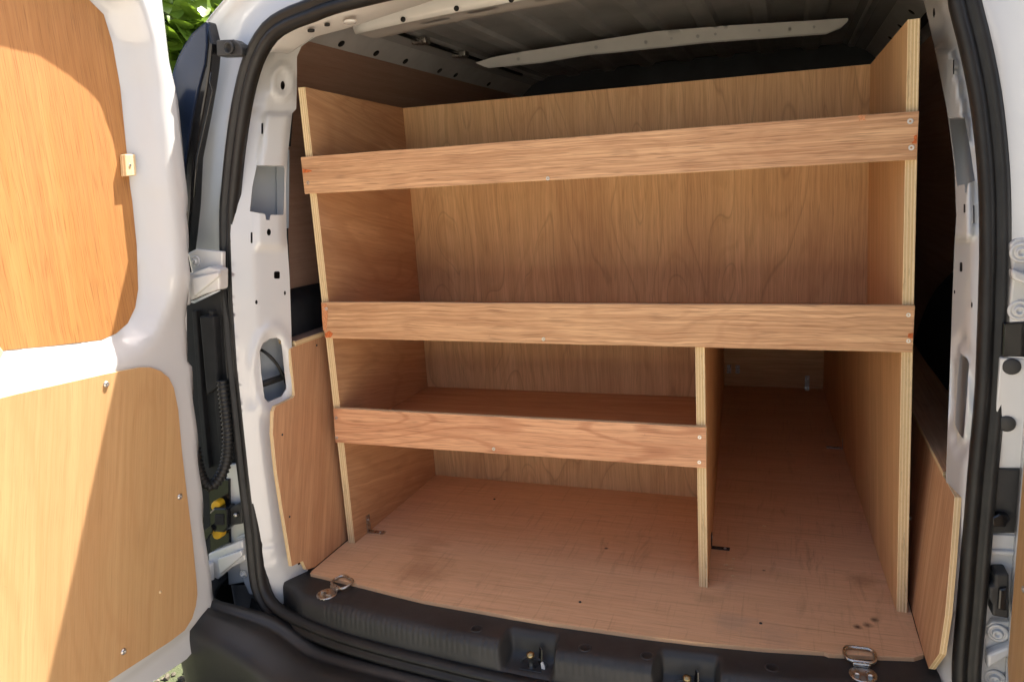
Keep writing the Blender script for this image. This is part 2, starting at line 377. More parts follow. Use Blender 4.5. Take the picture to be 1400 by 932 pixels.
bm = bmesh.new(); bmesh.ops.create_grid(bm, x_segments=2, y_segments=2, size=120)
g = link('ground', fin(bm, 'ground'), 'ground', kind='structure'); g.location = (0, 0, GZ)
M['stone'] = simple('gravel_stone', (.12, .10, .07), .85, var=.45, vscale=25)
bm = bmesh.new()
for i in range(1500):
    x = random.uniform(-1.7, -.75); y = random.uniform(-1.1, .35); r = random.uniform(.006, .017)
    q = bmesh.ops.create_icosphere(bm, subdivisions=1, radius=r, matrix=Matrix.Translation((x, y, GZ+r*.35)) @ Matrix.Rotation(random.random()*6, 4, 'Z') @ Matrix.Diagonal((1, random.uniform(.6, 1), random.uniform(.45, .75), 1)))
tag(link('gravel', fin(bm, 'gravel'), 'stone', kind='stuff'), 'loose pale gravel on the ground beside the bumper', 'gravel')

# ================================================================== VAN SHELL
van = thing('delivery_van', 'white panel van with open rear doors and plywood-lined cargo bay', 'van', (0, 0, GZ))
def vp(o): o.parent = van; o.matrix_parent_inverse = Matrix.Translation((0, 0, -GZ)); return o
HALF = [(.80, -.42), (.855, -.34), (.872, -.1), (.882, .3), (.88, .62), (.865, .9), (.842, 1.06), (.80, 1.125), (.72, 1.195), (.62, 1.25), (.4, 1.305), (.2, 1.325), (0, 1.33)]
SH = [(x, z) for x, z in HALF]+[(-x, z) for x, z in HALF[-2::-1]]
SHp = [V((x, 0, z)) for x, z in SH]; SHp = spline(SHp, 90)
YR = -.105
def yrear(z): return YR+.02*max(0, z-.6)
rows = []
for yy in (0., .02, .5, 1.2, 2.0, 2.6): rows.append([V((p.x, yrear(p.z)+yy, p.z)) for p in SHp])
rows.append([V((p.x*.9, 2.9, p.z*.9)) for p in SHp])
vp(loft('outer_shell', rows, 'white', solid=.0016))
vp(prism('front_wall', [V((p.x*.98, 2.6, p.z*.985)) for p in SHp[::3]], (0, .02, 0), ['bulk']))
vp(box('underbody', (-.84, -.05, -.22), (.84, 2.6, -.10), ['blacktrim']))

# ---- door seal path
Lpx = [(368, 829), (356, 806), (351, 780), (346, 725), (337.5, 656), (328, 566), (319.5, 485), (313.5, 400), (312, 300), (314.5, 262), (321, 200), (331, 135), (345, 82), (366, 45), (391, 27), (420, 15.5), (462, 0)]
Rpx = [(1321.5, 932), (1329, 832), (1336, 742), (1343.8, 652), (1354, 543), (1358, 455), (1360, 400), (1361.5, 333), (1359.5, 240), (1350, 144), (1335.5, 67), (1319, 0)]
Bpx = [(587, 911), (468, 878), (393, 847)]
L3 = [onS(px, py, yseal) for px, py in Lpx]; R3 = [onS(px, py, yseal) for px, py in Rpx]; B3 = [onS(px, py, yseal) for px, py in Bpx]
def sp(x, z): return V((x, yseal(x, z), z))
zb = B3[0].z-.004
sealc = [sp(0, zb)]+B3+L3+[sp(-.2, 1.180), sp(0, 1.186), sp(.2, 1.180)]
topL = [p for p in L3 if p.z > 1.06]
sealc += [sp(-p.x*1.02, p.z) for p in reversed(topL)]
sealc += [p for p in reversed(R3) if p.z < 1.05]
sealc += [sp(-p.x*1.0, p.z) for p in reversed(L3[:2])]+[sp(-p.x, p.z) for p in reversed(B3)]
SEAL = spline(sealc, 220, True)
UPV = V((0, -1, .1)).normalized()
prof = []
for cx, rr in ((-.0105, .0105), (.0095, .0115)):
    pass
prof = [(-.019, -.012), (-.0205, -.002), (-.018, .007), (-.012, .0115), (-.006, .0095), (-.002, .004), (.001, .0045), (.005, .0105), (.011, .0135), (.0175, .009), (.020, 0), (.019, -.012)]
seal = vp(sweep('door_seal', SEAL, prof, UPV, 'rubber', ring=True))

# ---- jamb ring between the seal and the outer shell
def shell_at(a):
    d = V((math.cos(a), 0, math.sin(a))); c = V((0, 0, .5)); best = None
    for p, q in zip(SHp, SHp[1:]):
        r1 = (p-c); r2 = (q-c); den = (q.x-p.x)*d.z-(q.z-p.z)*d.x
        if abs(den) < 1e-9: continue
        t = (r1.z*d.x-r1.x*d.z)/den*1.0
        t = ((p.x-c.x)*d.z-(p.z-c.z)*d.x)/-den
        if -1e-6 <= t <= 1+1e-6:
            h = p+(q-p)*t
            if (h-c).dot(d) > 0: best = h
    return best
rows = [[], [], [], [], [], []]
order = sorted([p for p in SEAL if p.z > -.06], key=lambda p: math.atan2(p.z-.5, p.x) if math.atan2(p.z-.5, p.x) > -math.pi/2 else math.atan2(p.z-.5, p.x)+2*math.pi)
for p in order:
    a = math.atan2(p.z-.5, p.x); s = shell_at(a)
    if s is None: continue
    ya, yb = yseal(p.x, p.z)+.010, yrear(s.z)+.003
    for k, (t, w, dy) in enumerate(((-.02, 0, .004), (.12, 0, .004), (.30, .30, .018), (.62, .62, .026), (.9, .9, .016), (1, 1, 0))):
        rows[k].append(V((lerp(p.x, s.x, t), lerp(ya, yb, w)+dy, lerp(p.z, s.z, t))))
jamb = vp(loft('rear_jamb', rows, 'white', solid=.0016))

# ---- inner pillars: pressed sheet metal with real holes
def plane3(a, b, c):
    n = (b-a).cross(c-a).normalized()
    if n.dot(CAM-a) < 0: n = -n
    return a, n
def onP(px, py, pl, off=0.):
    d = ray(px, py); a, n = pl; return CAM+d*(((a+n*off-CAM).dot(n))/d.dot(n))
PL = plane3(onS(363, 780, yseal), onS(327, 300, yseal), onX(398, 440, -.628))
outL = [(384, 828), (372, 812), (354, 774), (346, 700), (340, 650), (331, 566), (324, 500), (318, 410), (315, 320), (318, 270), (327, 180), (338, 126), (350, 80), (368, 51), (390, 36)]
inL = [(440, 47), (426, 54), (412, 64), (406, 78), (406, 118), (405, 149), (399.5, 155), (393.5, 210), (390.8, 255), (392, 320), (396, 380), (398, 440), (399, 474), (404, 510), (406, 540), (392, 553), (380, 560), (382, 600), (388, 643), (395, 694), (402, 757), (408, 772), (416, 766), (421, 779), (428, 786)]
oT = sorted([(y, x) for x, y in outL]); iT = sorted([(y, x) for x, y in inL if y > 70])
holeL = [[(351, 226), (370, 226), (389, 227), (389, 260), (387.5, 294), (369.5, 294), (368.6, 301), (364, 301), (362.5, 293), (341.5, 289), (345, 255)],
         [(378, 461), (384, 465), (386, 480), (389.5, 514), (391.7, 531), (385, 542), (366, 550), (361.6, 544.5), (357, 510), (355, 480), (359.5, 469), (368, 463)],
         rrect(358.5, 176, 2.6, 15, 1.1), ell(386.5, 117, 3, 6), rrect(344, 325, 2.6, 15, 1.1), ell(367.6, 317.5, 2.8, 4.6), rrect(378.6, 376, 8, 10, 2), ell(389.5, 400.5, 1.4, 3), ell(350.5, 413, 1.7, 3), ]
def dispL(px, py):
    o, i = interp(oT, py), interp(iT, py); s = (px-o)/max(8, i-o)
    d = -.016*max(0, .42-s)/.42
    d += .011*smooth(.42, .50, s)*(1-smooth(333, 345, py))*smooth(152, 158, py)*(1-smooth(.90, .98, s))
    d -= .003*math.exp(-((py-151-.1*(px-360))/2.0)**2)
    q = math.hypot((px-386)/19, (py-112)/30); d += (.007*(1-smooth(.72, 1.0, q))-.005*(1-smooth(.45, .6, q)))*(py < 150)
    q = math.hypot((px-373)/26, (py-506)/54); d += .006*math.exp(-((q-1.05)/.16)**2)
    d -= .003*math.exp(-((py-742-.15*(380-px))/2.5)**2)
    return d
pillarL = vp(sheet('inner_pillar', outL+inL, holeL, lambda x, y: onP(x, y, PL, dispL(x, y)), 'white', step=5.))
PR = plane3(onS(1304, 932, yseal), onS(1346, 333, yseal), onX(1301, 440, .648))
outR = [(1290, -45), (1307, 0), (1324, 56), (1338, 125), (1348, 195), (1352, 260), (1354, 333), (1349, 470), (1344, 543), (1336, 680), (1330, 742), (1321, 832), (1312, 932), (1308, 965)]
inR = [(1255, 950), (1252, 904), (1268, 890), (1280, 870), (1288, 800), (1296, 700), (1293, 650), (1295, 607), (1298, 530), (1300, 470), (1302, 410), (1305, 333), (1307.6, 294), (1305, 230), (1297, 162), (1287, 112), (1278.6, 70), (1263, 0), (1248, -45)]
oTR = sorted([(y, x) for x, y in outR]); iTR = sorted([(y, x) for x, y in inR])
holeR = [[(1298, 162), (1308, 161), (1319, 161), (1327, 206), (1333, 247), (1323, 251), (1321.5, 264), (1319, 264), (1319, 252), (1309, 255), (1304, 212)],
         [(1313, 482.5), (1322, 489), (1325, 497), (1320, 569), (1317, 600), (1311, 592), (1306, 579), (1309, 517)],
         rrect(1318.6, 285, 2.4, 12, 1), rrect(1331.5, 293, 1.6, 24, .7), rrect(1314, 365, 3.6, 13, 1.5), ell(1328.7, 416.7, 1.2, 4), ell(1277, 18, 1.6, 7), rrect(1303.7, 92, 1.6, 20, .7), ell(1305, 399, 1.1, 2.6)]
def dispR(px, py):
    o, i = interp(oTR, py), interp(iTR, py); s = (o-px)/max(8, o-i)
    d = -.014*max(0, .45-s)/.45
    d += .010*smooth(.46, .54, s)*(1-smooth(322, 334, py))*smooth(66, 71, py)
    d -= .003*math.exp(-((py-62+.25*(px-1290))/1.8)**2)
    q = math.hypot((px-1315)/14, (py-540)/72); d -= .004*math.exp(-((q-1.05)/.16)**2)
    d -= .003*math.exp(-((py-832-.2*(1320-px))/2.5)**2)
    return d
pillarR = vp(sheet('inner_pillar', outR+inR, holeR, lambda x, y: onP(x, y, PR, dispR(x, y)), 'white', step=5.))
# folded rims of the big openings, and the inner skin seen through them
def flange(hole, mp, dp, par, depth=.016):
    n = len(hole); cx = sum(p[0] for p in hole)/n; cy_ = sum(p[1] for p in hole)/n
    hp_ = [(p.x, p.y) for p in resample([V((x, y, 0)) for x, y in hole], 60, True)]; hp_.append(hp_[0])
    loft('hole_rim', [[mp(x, y, dp(x, y)) for x, y in hp_], [mp(lerp(x, cx, .02), lerp(y, cy_, .02), dp(x, y)-.004) for x, y in hp_], [mp(lerp(x, cx, .03), lerp(y, cy_, .03), dp(x, y)-depth) for x, y in hp_]], 'white', par)
mL = lambda x, y, d: onP(x, y, PL, d)
mR = lambda x, y, d: onP(x, y, PR, d)
for h in holeL[:2]: flange(h, mL, dispL, pillarL)
for h in holeR[:2]: flange(h, mR, dispR, pillarR, .010)
def skin(pts, pl, off, m='cavity'): return vp(prism('inner_skin' if m == 'cavity' else 'cavity_shade', [onP(x, y, pl, off) for x, y in pts], pl[1]*-.004, [m]))  # the black sheets are added as painted shade behind the small holes
skin([(328, 205), (378, 205), (380, 312), (322, 306)], PL, -.060)
skin([(378, 205), (396, 205), (395, 312), (379, 312)], PL, -.052)
skin([(340, 450), (402, 450), (406, 560), (345, 560)], PL, -.055)
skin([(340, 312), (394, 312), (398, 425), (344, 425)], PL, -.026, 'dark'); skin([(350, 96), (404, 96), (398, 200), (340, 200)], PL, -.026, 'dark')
skin([(1294, 150), (1303, 214), (1308, 270), (1340, 270), (1326, 150)], PR, -.022)
skin([(1304, 472), (1302, 610), (1326, 612), (1332, 472)], PR, -.022)
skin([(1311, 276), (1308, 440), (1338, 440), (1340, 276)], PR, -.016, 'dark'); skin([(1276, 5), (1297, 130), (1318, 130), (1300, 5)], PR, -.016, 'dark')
a = onP(372, 465, PL, -.03)
vp(sweep('pillar_cable', spline([onP(357, 478, PL, -.03), onP(368, 486, PL, -.02), onP(380, 500, PL, -.02), onP(392, 525, PL, -.03)], 14), circ(.0035, 8), V((0, 0, 1)), 'rubber'))
vp(sweep('pillar_strap', spline([onP(352, 527, PL, -.028), onP(370, 521, PL, -.022), onP(396, 512, PL, -.03)], 12), [(-.007, -.002), (.007, -.002), (.007, .002), (-.007, .002)], V((0, -1, 0)), 'rubber'))

# ---- header over the opening
ZI = [(0, 1.190), (.234, 1.176), (.302, 1.166), (.444, 1.147), (.525, 1.140), (.60, 1.11)]
so_ = sorted([(p.x, p.z) for p in SEAL if p.z > 1.0])
rows = []
for i in range(61):
    x = -.585+1.17*i/60; zi = interp(ZI, abs(x)); zs = interp(so_, x)-.012; y0 = yseal(x, zs)+.004
    rows.append([V((x, y0, zs+.008)), V((x, y0+.012, zs)), V((x, lerp(y0, -.03, .45), lerp(zs, zi, .4)+.004)), V((x*.985, -.042, zi)), V((x*.98, -.030, zi+.006)), V((x*.975, -.026, 1.25))])
header = vp(loft('roof_header', rows, 'white_in', solid=.0014))
for px, py, a, b_, m in ((447, 32, .004, .004, 'dark'), (478, 28, .009, .005, 'white'), (425, 40, .005, .003, 'dark')):
    p = onY(px, py, -.085); lathe('header_disc', [(a, -.003), (a, .0008), (a*.8, .0012), (0, .0012)], p+V((0, 0, -.004)), (0, -.15, -1), m, header, 14, sx=1.5)  # black discs paint the shade of holes; the white one is a boss

# ---- cargo walls, ceiling
WY0, WY1 = -.03, 1.80
ceil_rows = []
for i in range(125):
    x = -.62+1.24*i/124; f = abs(((x/.155)+.5) % 1-.5)*.155
    z = 1.262+.012*(1-(x/.62)**2)-.007*smooth(.018, .030, .0775-f if False else f)*0-.012*(1-smooth(.022, .034, f))
    ceil_rows.append([V((x, WY0, z)), V((x, WY1, z))])
vp(loft('ceiling_panel', ceil_rows, 'grey_in', smooth_=False))
for s in (-1, 1):
    hs = []
    pts = [(467, 62), (515, 79), (555, 91), (602, 108), (624, 116), (669, 128)] if s < 0 else []
    if s < 0:
        for k, (px, py) in enumerate(pts):
            p = onX(px, py, -.685); hs.append(ell(p.y, 1.204, .015, .009, 10))
    else:
        for k in range(6): hs.append(ell(.25+.22*k, 1.204, .015, .009, 10))
    rail = vp(sheet('cant_rail', [(WY0, 1.185), (WY1, 1.185), (WY1, 1.262), (WY0, 1.262)], [], lambda y, z, s=s: V((s*(.712-.09*(z-1.185)/.077), y, z)), 'grey_in', step=.03))
    for k in range(len(hs)):
        yy = onX(*pts[k], -.69).y if s < 0 else .25+.22*k
        lathe('rail_hole_disc', [(.010, -.002), (.010, .0008), (0, .0008)], (s*.6905, yy, 1.2035), (-s*.65, 0, -.76), 'dark', rail, 12, sx=1.2)  # thin black disc in place of a shaded hole
    vp(box('rail_shade', (s*.723-.004, WY0, 1.17), (s*.723+.004, WY1, 1.30), ['dark'], axis=0))  # black board added as painted shade behind the rail
vp(sweep('roof_wiring', spline([V((-.60, .15, 1.245)), V((-.592, .5, 1.238)), V((-.598, .75, 1.24)), V((-.59, 1.1, 1.238)), V((-.595, 1.5, 1.24))], 30), circ(.006, 8), V((0, 0, 1)), 'rubber'))
for yy in (.36, .60, .88):
    vp(box('rail_clip', (-.615, yy, 1.228), (-.57, yy+.035, 1.246), ['steel'], bevel=.003))
# roof bows
b2o = [(650, 86), (663, 92), (736, 85), (800, 74), (846, 70), (966, 57), (1130, 45), (1150, 37), (1160, 28), (1159, 25), (1103, 29), (1000, 35), (897, 43), (800, 58), (714, 71), (672, 79)]
b2h = [ell(x, y, r, r, 8) for x, y, r in ((708.6, 81, 2.3), (815, 65, 2.6), (883, 58, 2.6), (918, 53, 2), (954, 50, 2.6), (978, 47, 2), (1038, 42, 2), (1079.5, 40, 2.6), (1113, 37, 2))]
bow2 = vp(sheet('roof_bow', b2o, b2h, lambda x, y: onY(x, y, .93), 'white_in', step=7.))
o = prism('bow_flange', [onY(x, y, .93)+V((0, .03, 0)) for x, y in b2o], (0, .05, .010), ['grey_in'], bow2)
def bowz(x): return 1.192+.020*(1-(x/.56)**2)
slot = [(595, 30), (660, 19), (680, 23), (752, 5), (820, 6)]
sh_ = []
for px, py in slot:
    p = onZ(px, py, 1.205)
    if abs(p.x) < .5: sh_.append(rrect(p.x, min(.36, max(.26, p.y)), .075, .022, .01))
bow1 = vp(sheet('roof_bow', [(-.57, .22), (.57, .22), (.57, .40), (-.57, .40)], [h for k, h in enumerate(sh_) if k in (0, 1, 3, 4)], lambda x, y: V((x, y, bowz(x)+.004*smooth(.225, .24, y)+.02*smooth(.3, .4, y))), 'white_in', step=.025))
loft('bow_face', [[V((x, .222, bowz(x)+.001)), V((x, .216, bowz(x)+.012)), V((x, .214, 1.262))] for x in [-.57+1.14*i/30 for i in range(31)]], 'white_in', bow1, solid=.0012)
for px, py in ((551, 27), (624, 12), (699, 0)):
    p = onY(px, py, .2135); lathe('bow_hole_disc', [(.006, -.001), (.006, .001), (0, .001)], p, (0, -1, 0), 'dark', bow1, 12)  # hole shade painted as a black disc on the bow face
# bulkhead and the dark cab end
vp(box('bulkhead', (-.74, WY1, -.02), (.74, WY1+.01, 1.27), ['bulk'], axis=1))
# black trim over the wheel arches, behind the lining boxes
def arch(s):
    rows = []
    for i in range(13):
        t = i/12; yy = -.04+1.0*t; zt = (.50+.115*math.cos(t*1.2)) if s < 0 else .30+.28*math.sin(math.pi*min(1, .02+t*.96))
        xi = .66 if s < 0 else .735; xo = .70 if s < 0 else .762
        rows.append([V((s*xo, yy, .0)), V((s*xi, yy, zt*.6)), V((s*(xi+.004), yy, zt-.03)), V((s*xo, yy, zt))])
    return vp(loft('wheel_arch_liner', rows, 'blacktrim', solid=.003))
arch(-1); arch(1)

# ---- side linings
def lining(s, zl, lab, xw=.705):
    o = box('side_lining', (s*xw-.003, -.045, zl), (s*xw+.003, 1.79, 1.192), ['liner', 'edge5'], axis=0, grain=(0, 1, 0))
    return tag(o, lab, 'lining panel')
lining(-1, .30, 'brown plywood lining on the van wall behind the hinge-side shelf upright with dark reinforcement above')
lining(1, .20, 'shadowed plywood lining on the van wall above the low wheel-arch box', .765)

# ================================================================== SILL, BUMPER
def polyat(prof, n):
    q = resample([V((a, 0, b)) for a, b in prof], n); return [(p.x, p.z) for p in q]
PA = polyat([(.05, -.008), (-.060, -.008), (-.072, -.010), (-.079, -.016), (-.082, -.026), (-.084, -.045), (-.088, -.060), (-.080, -.095)], 22)
PB = polyat([(.05, -.008), (-.020, -.008), (-.027, -.012), (-.032, -.024), (-.036, -.048), (-.045, -.058), (-.084, -.062), (-.086, -.066), (-.080, -.095)], 22)
PK = []
for c, l, r_ in ((0, (684, 914), (771.7, 869)), (1, (905, 925), (999, 908))):
    pass
pk = [(-.096, .006), (.190, .296)]
rows = []; x = -.645
while x <= .645:
    w = max(smooth(a-.006, a+.010, x)*(1-smooth(b-.010, b+.006, x)) for a, b in pk)
    e = smooth(.56, .64, abs(x)); gr = 1 if ((x+5) % .0126) < .0028 else 0
    rr = []
    for k, ((ya, za), (yb_, zb_)) in enumerate(zip(PA, PB)):
        yy = lerp(ya, yb_, w); zz = lerp(za, zb_, w)
        if gr and w < .05 and 12 <= k <= 15 and abs(x) < .52: yy += .0012; zz -= .0004
        rr.append(V((x, bow(x)+yy*(1-.35*e), zz+.006*0)))
    rows.append(rr); x += .0029
sill = vp(loft('sill_trim', rows, 'plastic', smooth_=True))
em = sill.modifiers.new('es', 'EDGE_SPLIT'); em.split_angle = math.radians(50)
for px, py in ((652, 859), (800, 885), (885, 896), (1056, 912)):
    p = onZ(px, py, -.008); o = lathe('drain_plug', [(.0125, -.002), (.0125, .0006), (.0105, .0016), (.0090, .0006), (0, .0004)], p, (0, 0, 1), ['plastic', 'dark'], sill, 18, mat_of=lambda h, q: 1 if q < .0091 else 0)
def striker(x):
    y = bow(x)-.060; z = -.0605; o = lathe('latch_striker', [(.010, -.003), (.010, .001), (.0045, .003), (.0042, .024), (.0075, .026), (.0078, .031), (.005, .034), (0, .0345)], (x, y, z), (0, -.1, 1), ['darkmetal', 'brass'], sill, 14, mat_of=lambda h, q: 1 if h > .025 else 0)
    box('striker_plate', (x-.022, y-.010, z-.002), (x+.022, y+.014, z+.0015), ['darkmetal'], sill, bevel=.0008)
    sweep('striker_loop', spline([V((x-.024, y+.008, z)), V((x-.02, y+.010, z+.010)), V((x, y+.012, z+.013)), V((x+.022, y+.010, z+.010)), V((x+.028, y+.008, z))], 14), circ(.0022, 7), V((0, 1, 0)), 'darkmetal', sill)
    prism('striker_fin', [V((x+.008, y+.014, z)), V((x+.012, y+.016, z+.036)), V((x+.016, y+.012, z+.034)), V((x+.017, y+.004, z))], (.003, 0, 0), ['gloss'], sill)
    prism('striker_wedge', [V((x+.019, y, z)), V((x+.018, y, z+.013)), V((x+.022, y, z+.015)), V((x+.026, y, z+.006)), V((x+.026, y, z))], (0, .004, 0), ['white'], sill)
striker(-.042); striker(.243)
def tiedown(p, ang, lab):
    R = Matrix.Rotation(ang, 4, 'Z')
    q = lambda x, y, z: V(p)+R @ V((x, y, z))
    base = lathe('tie_down_plate', [(.022, -.001), (.022, .0015), (.019, .0025), (.016, .001), (0, .001)], p, (0, 0, 1), 'steel', sill, 20)
    base['label'] = lab
    for sx in (-1, 1): lathe('plate_bolt', [(.0065, 0), (.0065, .004), (.004, .0052), (0, .0052)], q(sx*.010, -.002, .001), (0, 0, 1), 'steel', sill, 6, False)
    rr = [q(a, b, .006+.12*b) for a, b in rrect(0, .040, .048, .034, .012, n=5)]
    sweep('tie_down_ring', resample(rr, 40, True), circ(.0032, 8), V((0, 0, 1)), 'steel', sill, ring=True)
    box_ = [q(-.014, .016, .002), q(.014, .016, .002), q(.014, .028, .002), q(-.014, .028, .002)]
    prism('ring_clamp', box_, (0, 0, .008), ['steel'], sill, bevel=.0025)
p = onZ(447, 812, -.008); tiedown(p, math.radians(-24), 'steel tie-down plate below the tall plywood arch box')
p = onZ(1180, 922, -.008); tiedown(p, math.radians(3), 'steel tie-down plate below the low plywood arch box')
# ---- bumper
BP = [(-.862, .25), (-.866, 0), (-.862, -.12), (-.842, -.225), (-.78, -.305), (-.66, -.35), (-.45, -.385), (-.2, -.402), (0, -.406)]
BP = BP+[(-x, y) for x, y in BP[-2::-1]]
bp = spline([V((x, y, 0)) for x, y in BP], 110)
prof = [(.13, -.115), (.120, -.098), (.100, -.094), (.092, -.100), (.086, -.104), (.078, -.100), (.05, -.104), (.02, -.112), (.006, -.122), (0, -.14), (-.004, -.19), (.004, -.25), (.012, -.262), (.014, -.30), (.03, -.40), (.07, -.43)]
rows = []
for i, p in enumerate(bp):
    a, b_ = bp[max(0, i-1)], bp[min(len(bp)-1, i+1)]; t = (b_-a).normalized(); n = V((-t.y, t.x, 0))
    up = .085*smooth(.50, .78, abs(p.x)); ow = .045*smooth(.6, .8, abs(p.x))
    rows.append([p+n*(d*(1-.35*smooth(.6, .8, abs(p.x)))-ow)+V((0, 0, z+up*(1-smooth(.12, .30, -z)))) for d, z in prof])
bump_o = vp(loft('rear_bumper', rows, 'bumper', solid=.002))
# dark well between seal and bumper
rows = []
for i in range(41):
    x = -.74+1.48*i/40; ys = yseal(x, -.06)
    rows.append([V((x, ys+.03, -.06)), V((x, ys+.012, -.098)), V((x, ys-.03, -.116)), V((x, ys-.075, -.110))])
vp(loft('bumper_well', rows, 'bumper', solid=.002))

# ================================================================== REAR LAMPS, JAMB FITTINGS
lampo = [(282, 28), (272, 36), (261, 46), (250, 63), (243, 76), (236, 96), (231, 117), (226, 145), (222, 180), (221, 215), (223, 260), (230, 330), (250, 376), (253, 360), (258, 320), (262, 279), (265, 216), (276, 160), (283, 120), (287, 92), (290, 60)]
lampi = [(282, 31), (273, 39), (262, 50), (252, 66), (245, 79), (238, 98), (233, 118), (228, 146), (225, 180), (224, 215), (226, 260), (233, 330), (240, 345), (246, 290), (252, 225), (261, 165), (271, 118), (279, 88), (282, 60)]
lamp = vp(prism('rear_lamp', [onY(x, y, -.146) for x, y in lampo], (0, .03, 0), ['gloss'], bevel=.004, label='dark glossy rear lamp in the corner of the van'))
prism('lamp_lens', [onY(x, y, -.151) for x, y in lampi], (0, .012, 0), ['navy'], lamp, bevel=.002)
sweep('lamp_seam', [onY(x, y, -.15) for x, y in ((289, 99), (287, 112), (291, 124), (285, 150), (277, 185), (270, 216), (266, 270))], circ(.002, 6), V((0, -1, 0)), 'gloss', lamp)
lampR = vp(prism('rear_lamp', [V((.795, -.128, z)) if k == 0 else V((x, -.128, z)) for k, (x, z) in enumerate(((.795, .68), (.80, .9), (.76, 1.10), (.735, 1.155), (.80, 1.115), (.842, 1.05), (.868, .85), (.878, .68)))], (0, .07, 0), ['navy'], bevel=.004))
# bump stop near the top corner
stop = vp(prism('door_bump_stop', [onY(x, y, -.145) for x, y in ((295, 55), (318, 54), (327, 60), (331, 66), (331, 76), (296, 77))], (0, .03, 0), ['plastic'], bevel=.003))
lathe('stop_socket', [(.012, -.002), (.012, .004), (.0095, .006), (.0085, .001), (0, 0)], onY(314, 66, -.1455), (-.1, -1, 0), ['plastic', 'dark'], stop, 18, mat_of=lambda h, q: 1 if q < .0088 else 0)
# crease mouldings pressed into the jamb
def flute(pts, yy, w, name='jamb_flute'):
    return vp(sweep(name, spline([onY(x, y, yy) for x, y in pts], 16), [(-w, 0), (-w*.5, .003), (w*.5, .003), (w, 0), (0, -.006)], V((0, -1, 0)), 'white'))
# black trim in the lower part of the jamb
trimL = vp(prism('jamb_trim', [onY(x, y, -.158) for x, y in ((236, 412), (262, 416), (300, 398), (308, 396), (330, 560), (348, 720), (352, 800), (236, 800))], (0, .014, 0), ['blacktrim'], bevel=.002))
for xs in ((262, 272), (285, 294)):
    prism('trim_rib', [onY(x, y, -.170) for x, y in ((xs[0], 425), (xs[0]+6, 425), (xs[1]+6, 560), (xs[1]+14, 640), (xs[1]+8, 640), (xs[1], 560))], (0, .014, 0), ['blacktrim'], trimL, bevel=.002)
prism('trim_box', [onY(x, y, -.176) for x, y in ((272, 432), (292, 432), (298, 530), (282, 540))], (0, .02, 0), ['blacktrim'], trimL, bevel=.004)
vp(prism('lower_jamb_plate', [onY(x, y, -.170) for x, y in ((309, 634), (345, 634), (352, 792), (312, 800), (308, 735))], (0, .012, 0), ['white'], bevel=.003))
vp(prism('jamb_channel', [onY(x, y, -.176) for x, y in ((285, 655), (313, 655), (314, 750), (287, 754))], (0, .012, 0), ['gloss'], bevel=.002))
# corrugated wiring hose
hp = spline([onY(304, 520, -.185), onY(309, 565, -.19), onY(312, 600, -.195), onY(309, 632, -.2), onY(298, 656, -.21), onY(286, 664, -.222), onY(276, 654, -.232), onY(270, 634, -.238), onY(266, 612, -.24)], 110)
hose = vp(sweep('wiring_hose', hp, circ(.0125, 12), V((0, -1, 0)), 'rubber', scale=lambda i: .82+.26*(1 if i % 3 == 0 else 0)))
# door check strap with yellow buffers
chk = vp(prism('door_check', [onY(x, y, -.205) for x, y in ((286, 700), (292, 694), (309, 694), (312, 700), (312, 722), (306, 728), (290, 727), (286, 720))], (0, .03, 0), ['gloss'], bevel=.004))
prism('check_core', [onY(x, y, -.208) for x, y in ((293, 703), (305, 703), (305, 718), (293, 718))], (0, .006, 0), ['blacktrim'], chk, bevel=.002)
for cx, cy in ((294, 692), (296, 730)):
    prism('check_buffer', [onY(x, y, -.200) for x, y in ell(cx, cy, 6.3, 7.5, 12)], (0, .02, 0), ['yellow'], chk, bevel=.003)
prism('check_arm', [onY(x, y, -.196) for x, y in ((306, 700), (318, 692), (326, 688), (331, 690), (331, 716), (318, 718), (308, 714))], (0, .016, 0), ['plastic'], chk, bevel=.003)
lathe('check_pin', [(.005, 0), (.005, .008), (.003, .01), (0, .01)], onY(325, 702, -.196), (0, -1, 0), 'steel', chk, 10)
prism('check_strap', [onY(x, y, -.212) for x, y in ((277, 726), (288, 718), (291, 725), (279, 741))], (0, .008, 0), ['gloss'], chk)
# hinges
def bolt(p, axis, parent, r=.012): return lathe('bolt', [(r, 0), (r, .0025), (r*.72, .004), (r*.70, .0025), (r*.5, .0025), (r*.48, .007), (r*.3, .008), (r*.22, .004), (0, .004)], p, axis, 'white', parent, 20)
h1 = vp(prism('hinge', [onY(x, y, -.205) for x, y in ((246, 377), (262, 373), (284, 365), (300, 368), (300, 396), (280, 402), (252, 414))], (0, .028, 0), ['white'], bevel=.004))
prism('hinge_leaf', [onY(x, y, -.178) for x, y in ((256, 346), (268, 340), (304, 344), (304, 380), (262, 374))], (0, .012, 0), ['white'], h1, bevel=.003)
bolt(onY(268, 357, -.178), (0, -1, 0), h1)
k = [onY(252, 372, -.212), onY(254, 416, -.212)]
lathe('hinge_knuckle', [(0, 0), (.009, 0), (.010, .003), (.010, .052), (.008, .056), (0, .056)], k[1], k[0]-k[1], 'white', h1, 14)
prism('hinge_web', [onY(x, y, -.214) for x, y in ((262, 380), (298, 372), (298, 378), (264, 406))], (0, .012, 0), ['white'], h1, bevel=.003)
h2 = vp(prism('hinge', [onY(x, y, -.205) for x, y in ((284, 757), (300, 750), (331, 738), (336, 766), (316, 776), (287, 801))], (0, .028, 0), ['white'], bevel=.004))
lathe('hinge_knuckle', [(0, 0), (.010, 0), (.011, .003), (.011, .055), (.009, .059), (0, .059)], onY(287, 800, -.214), onY(285, 755, -.214)-onY(287, 800, -.214), 'white', h2, 14)
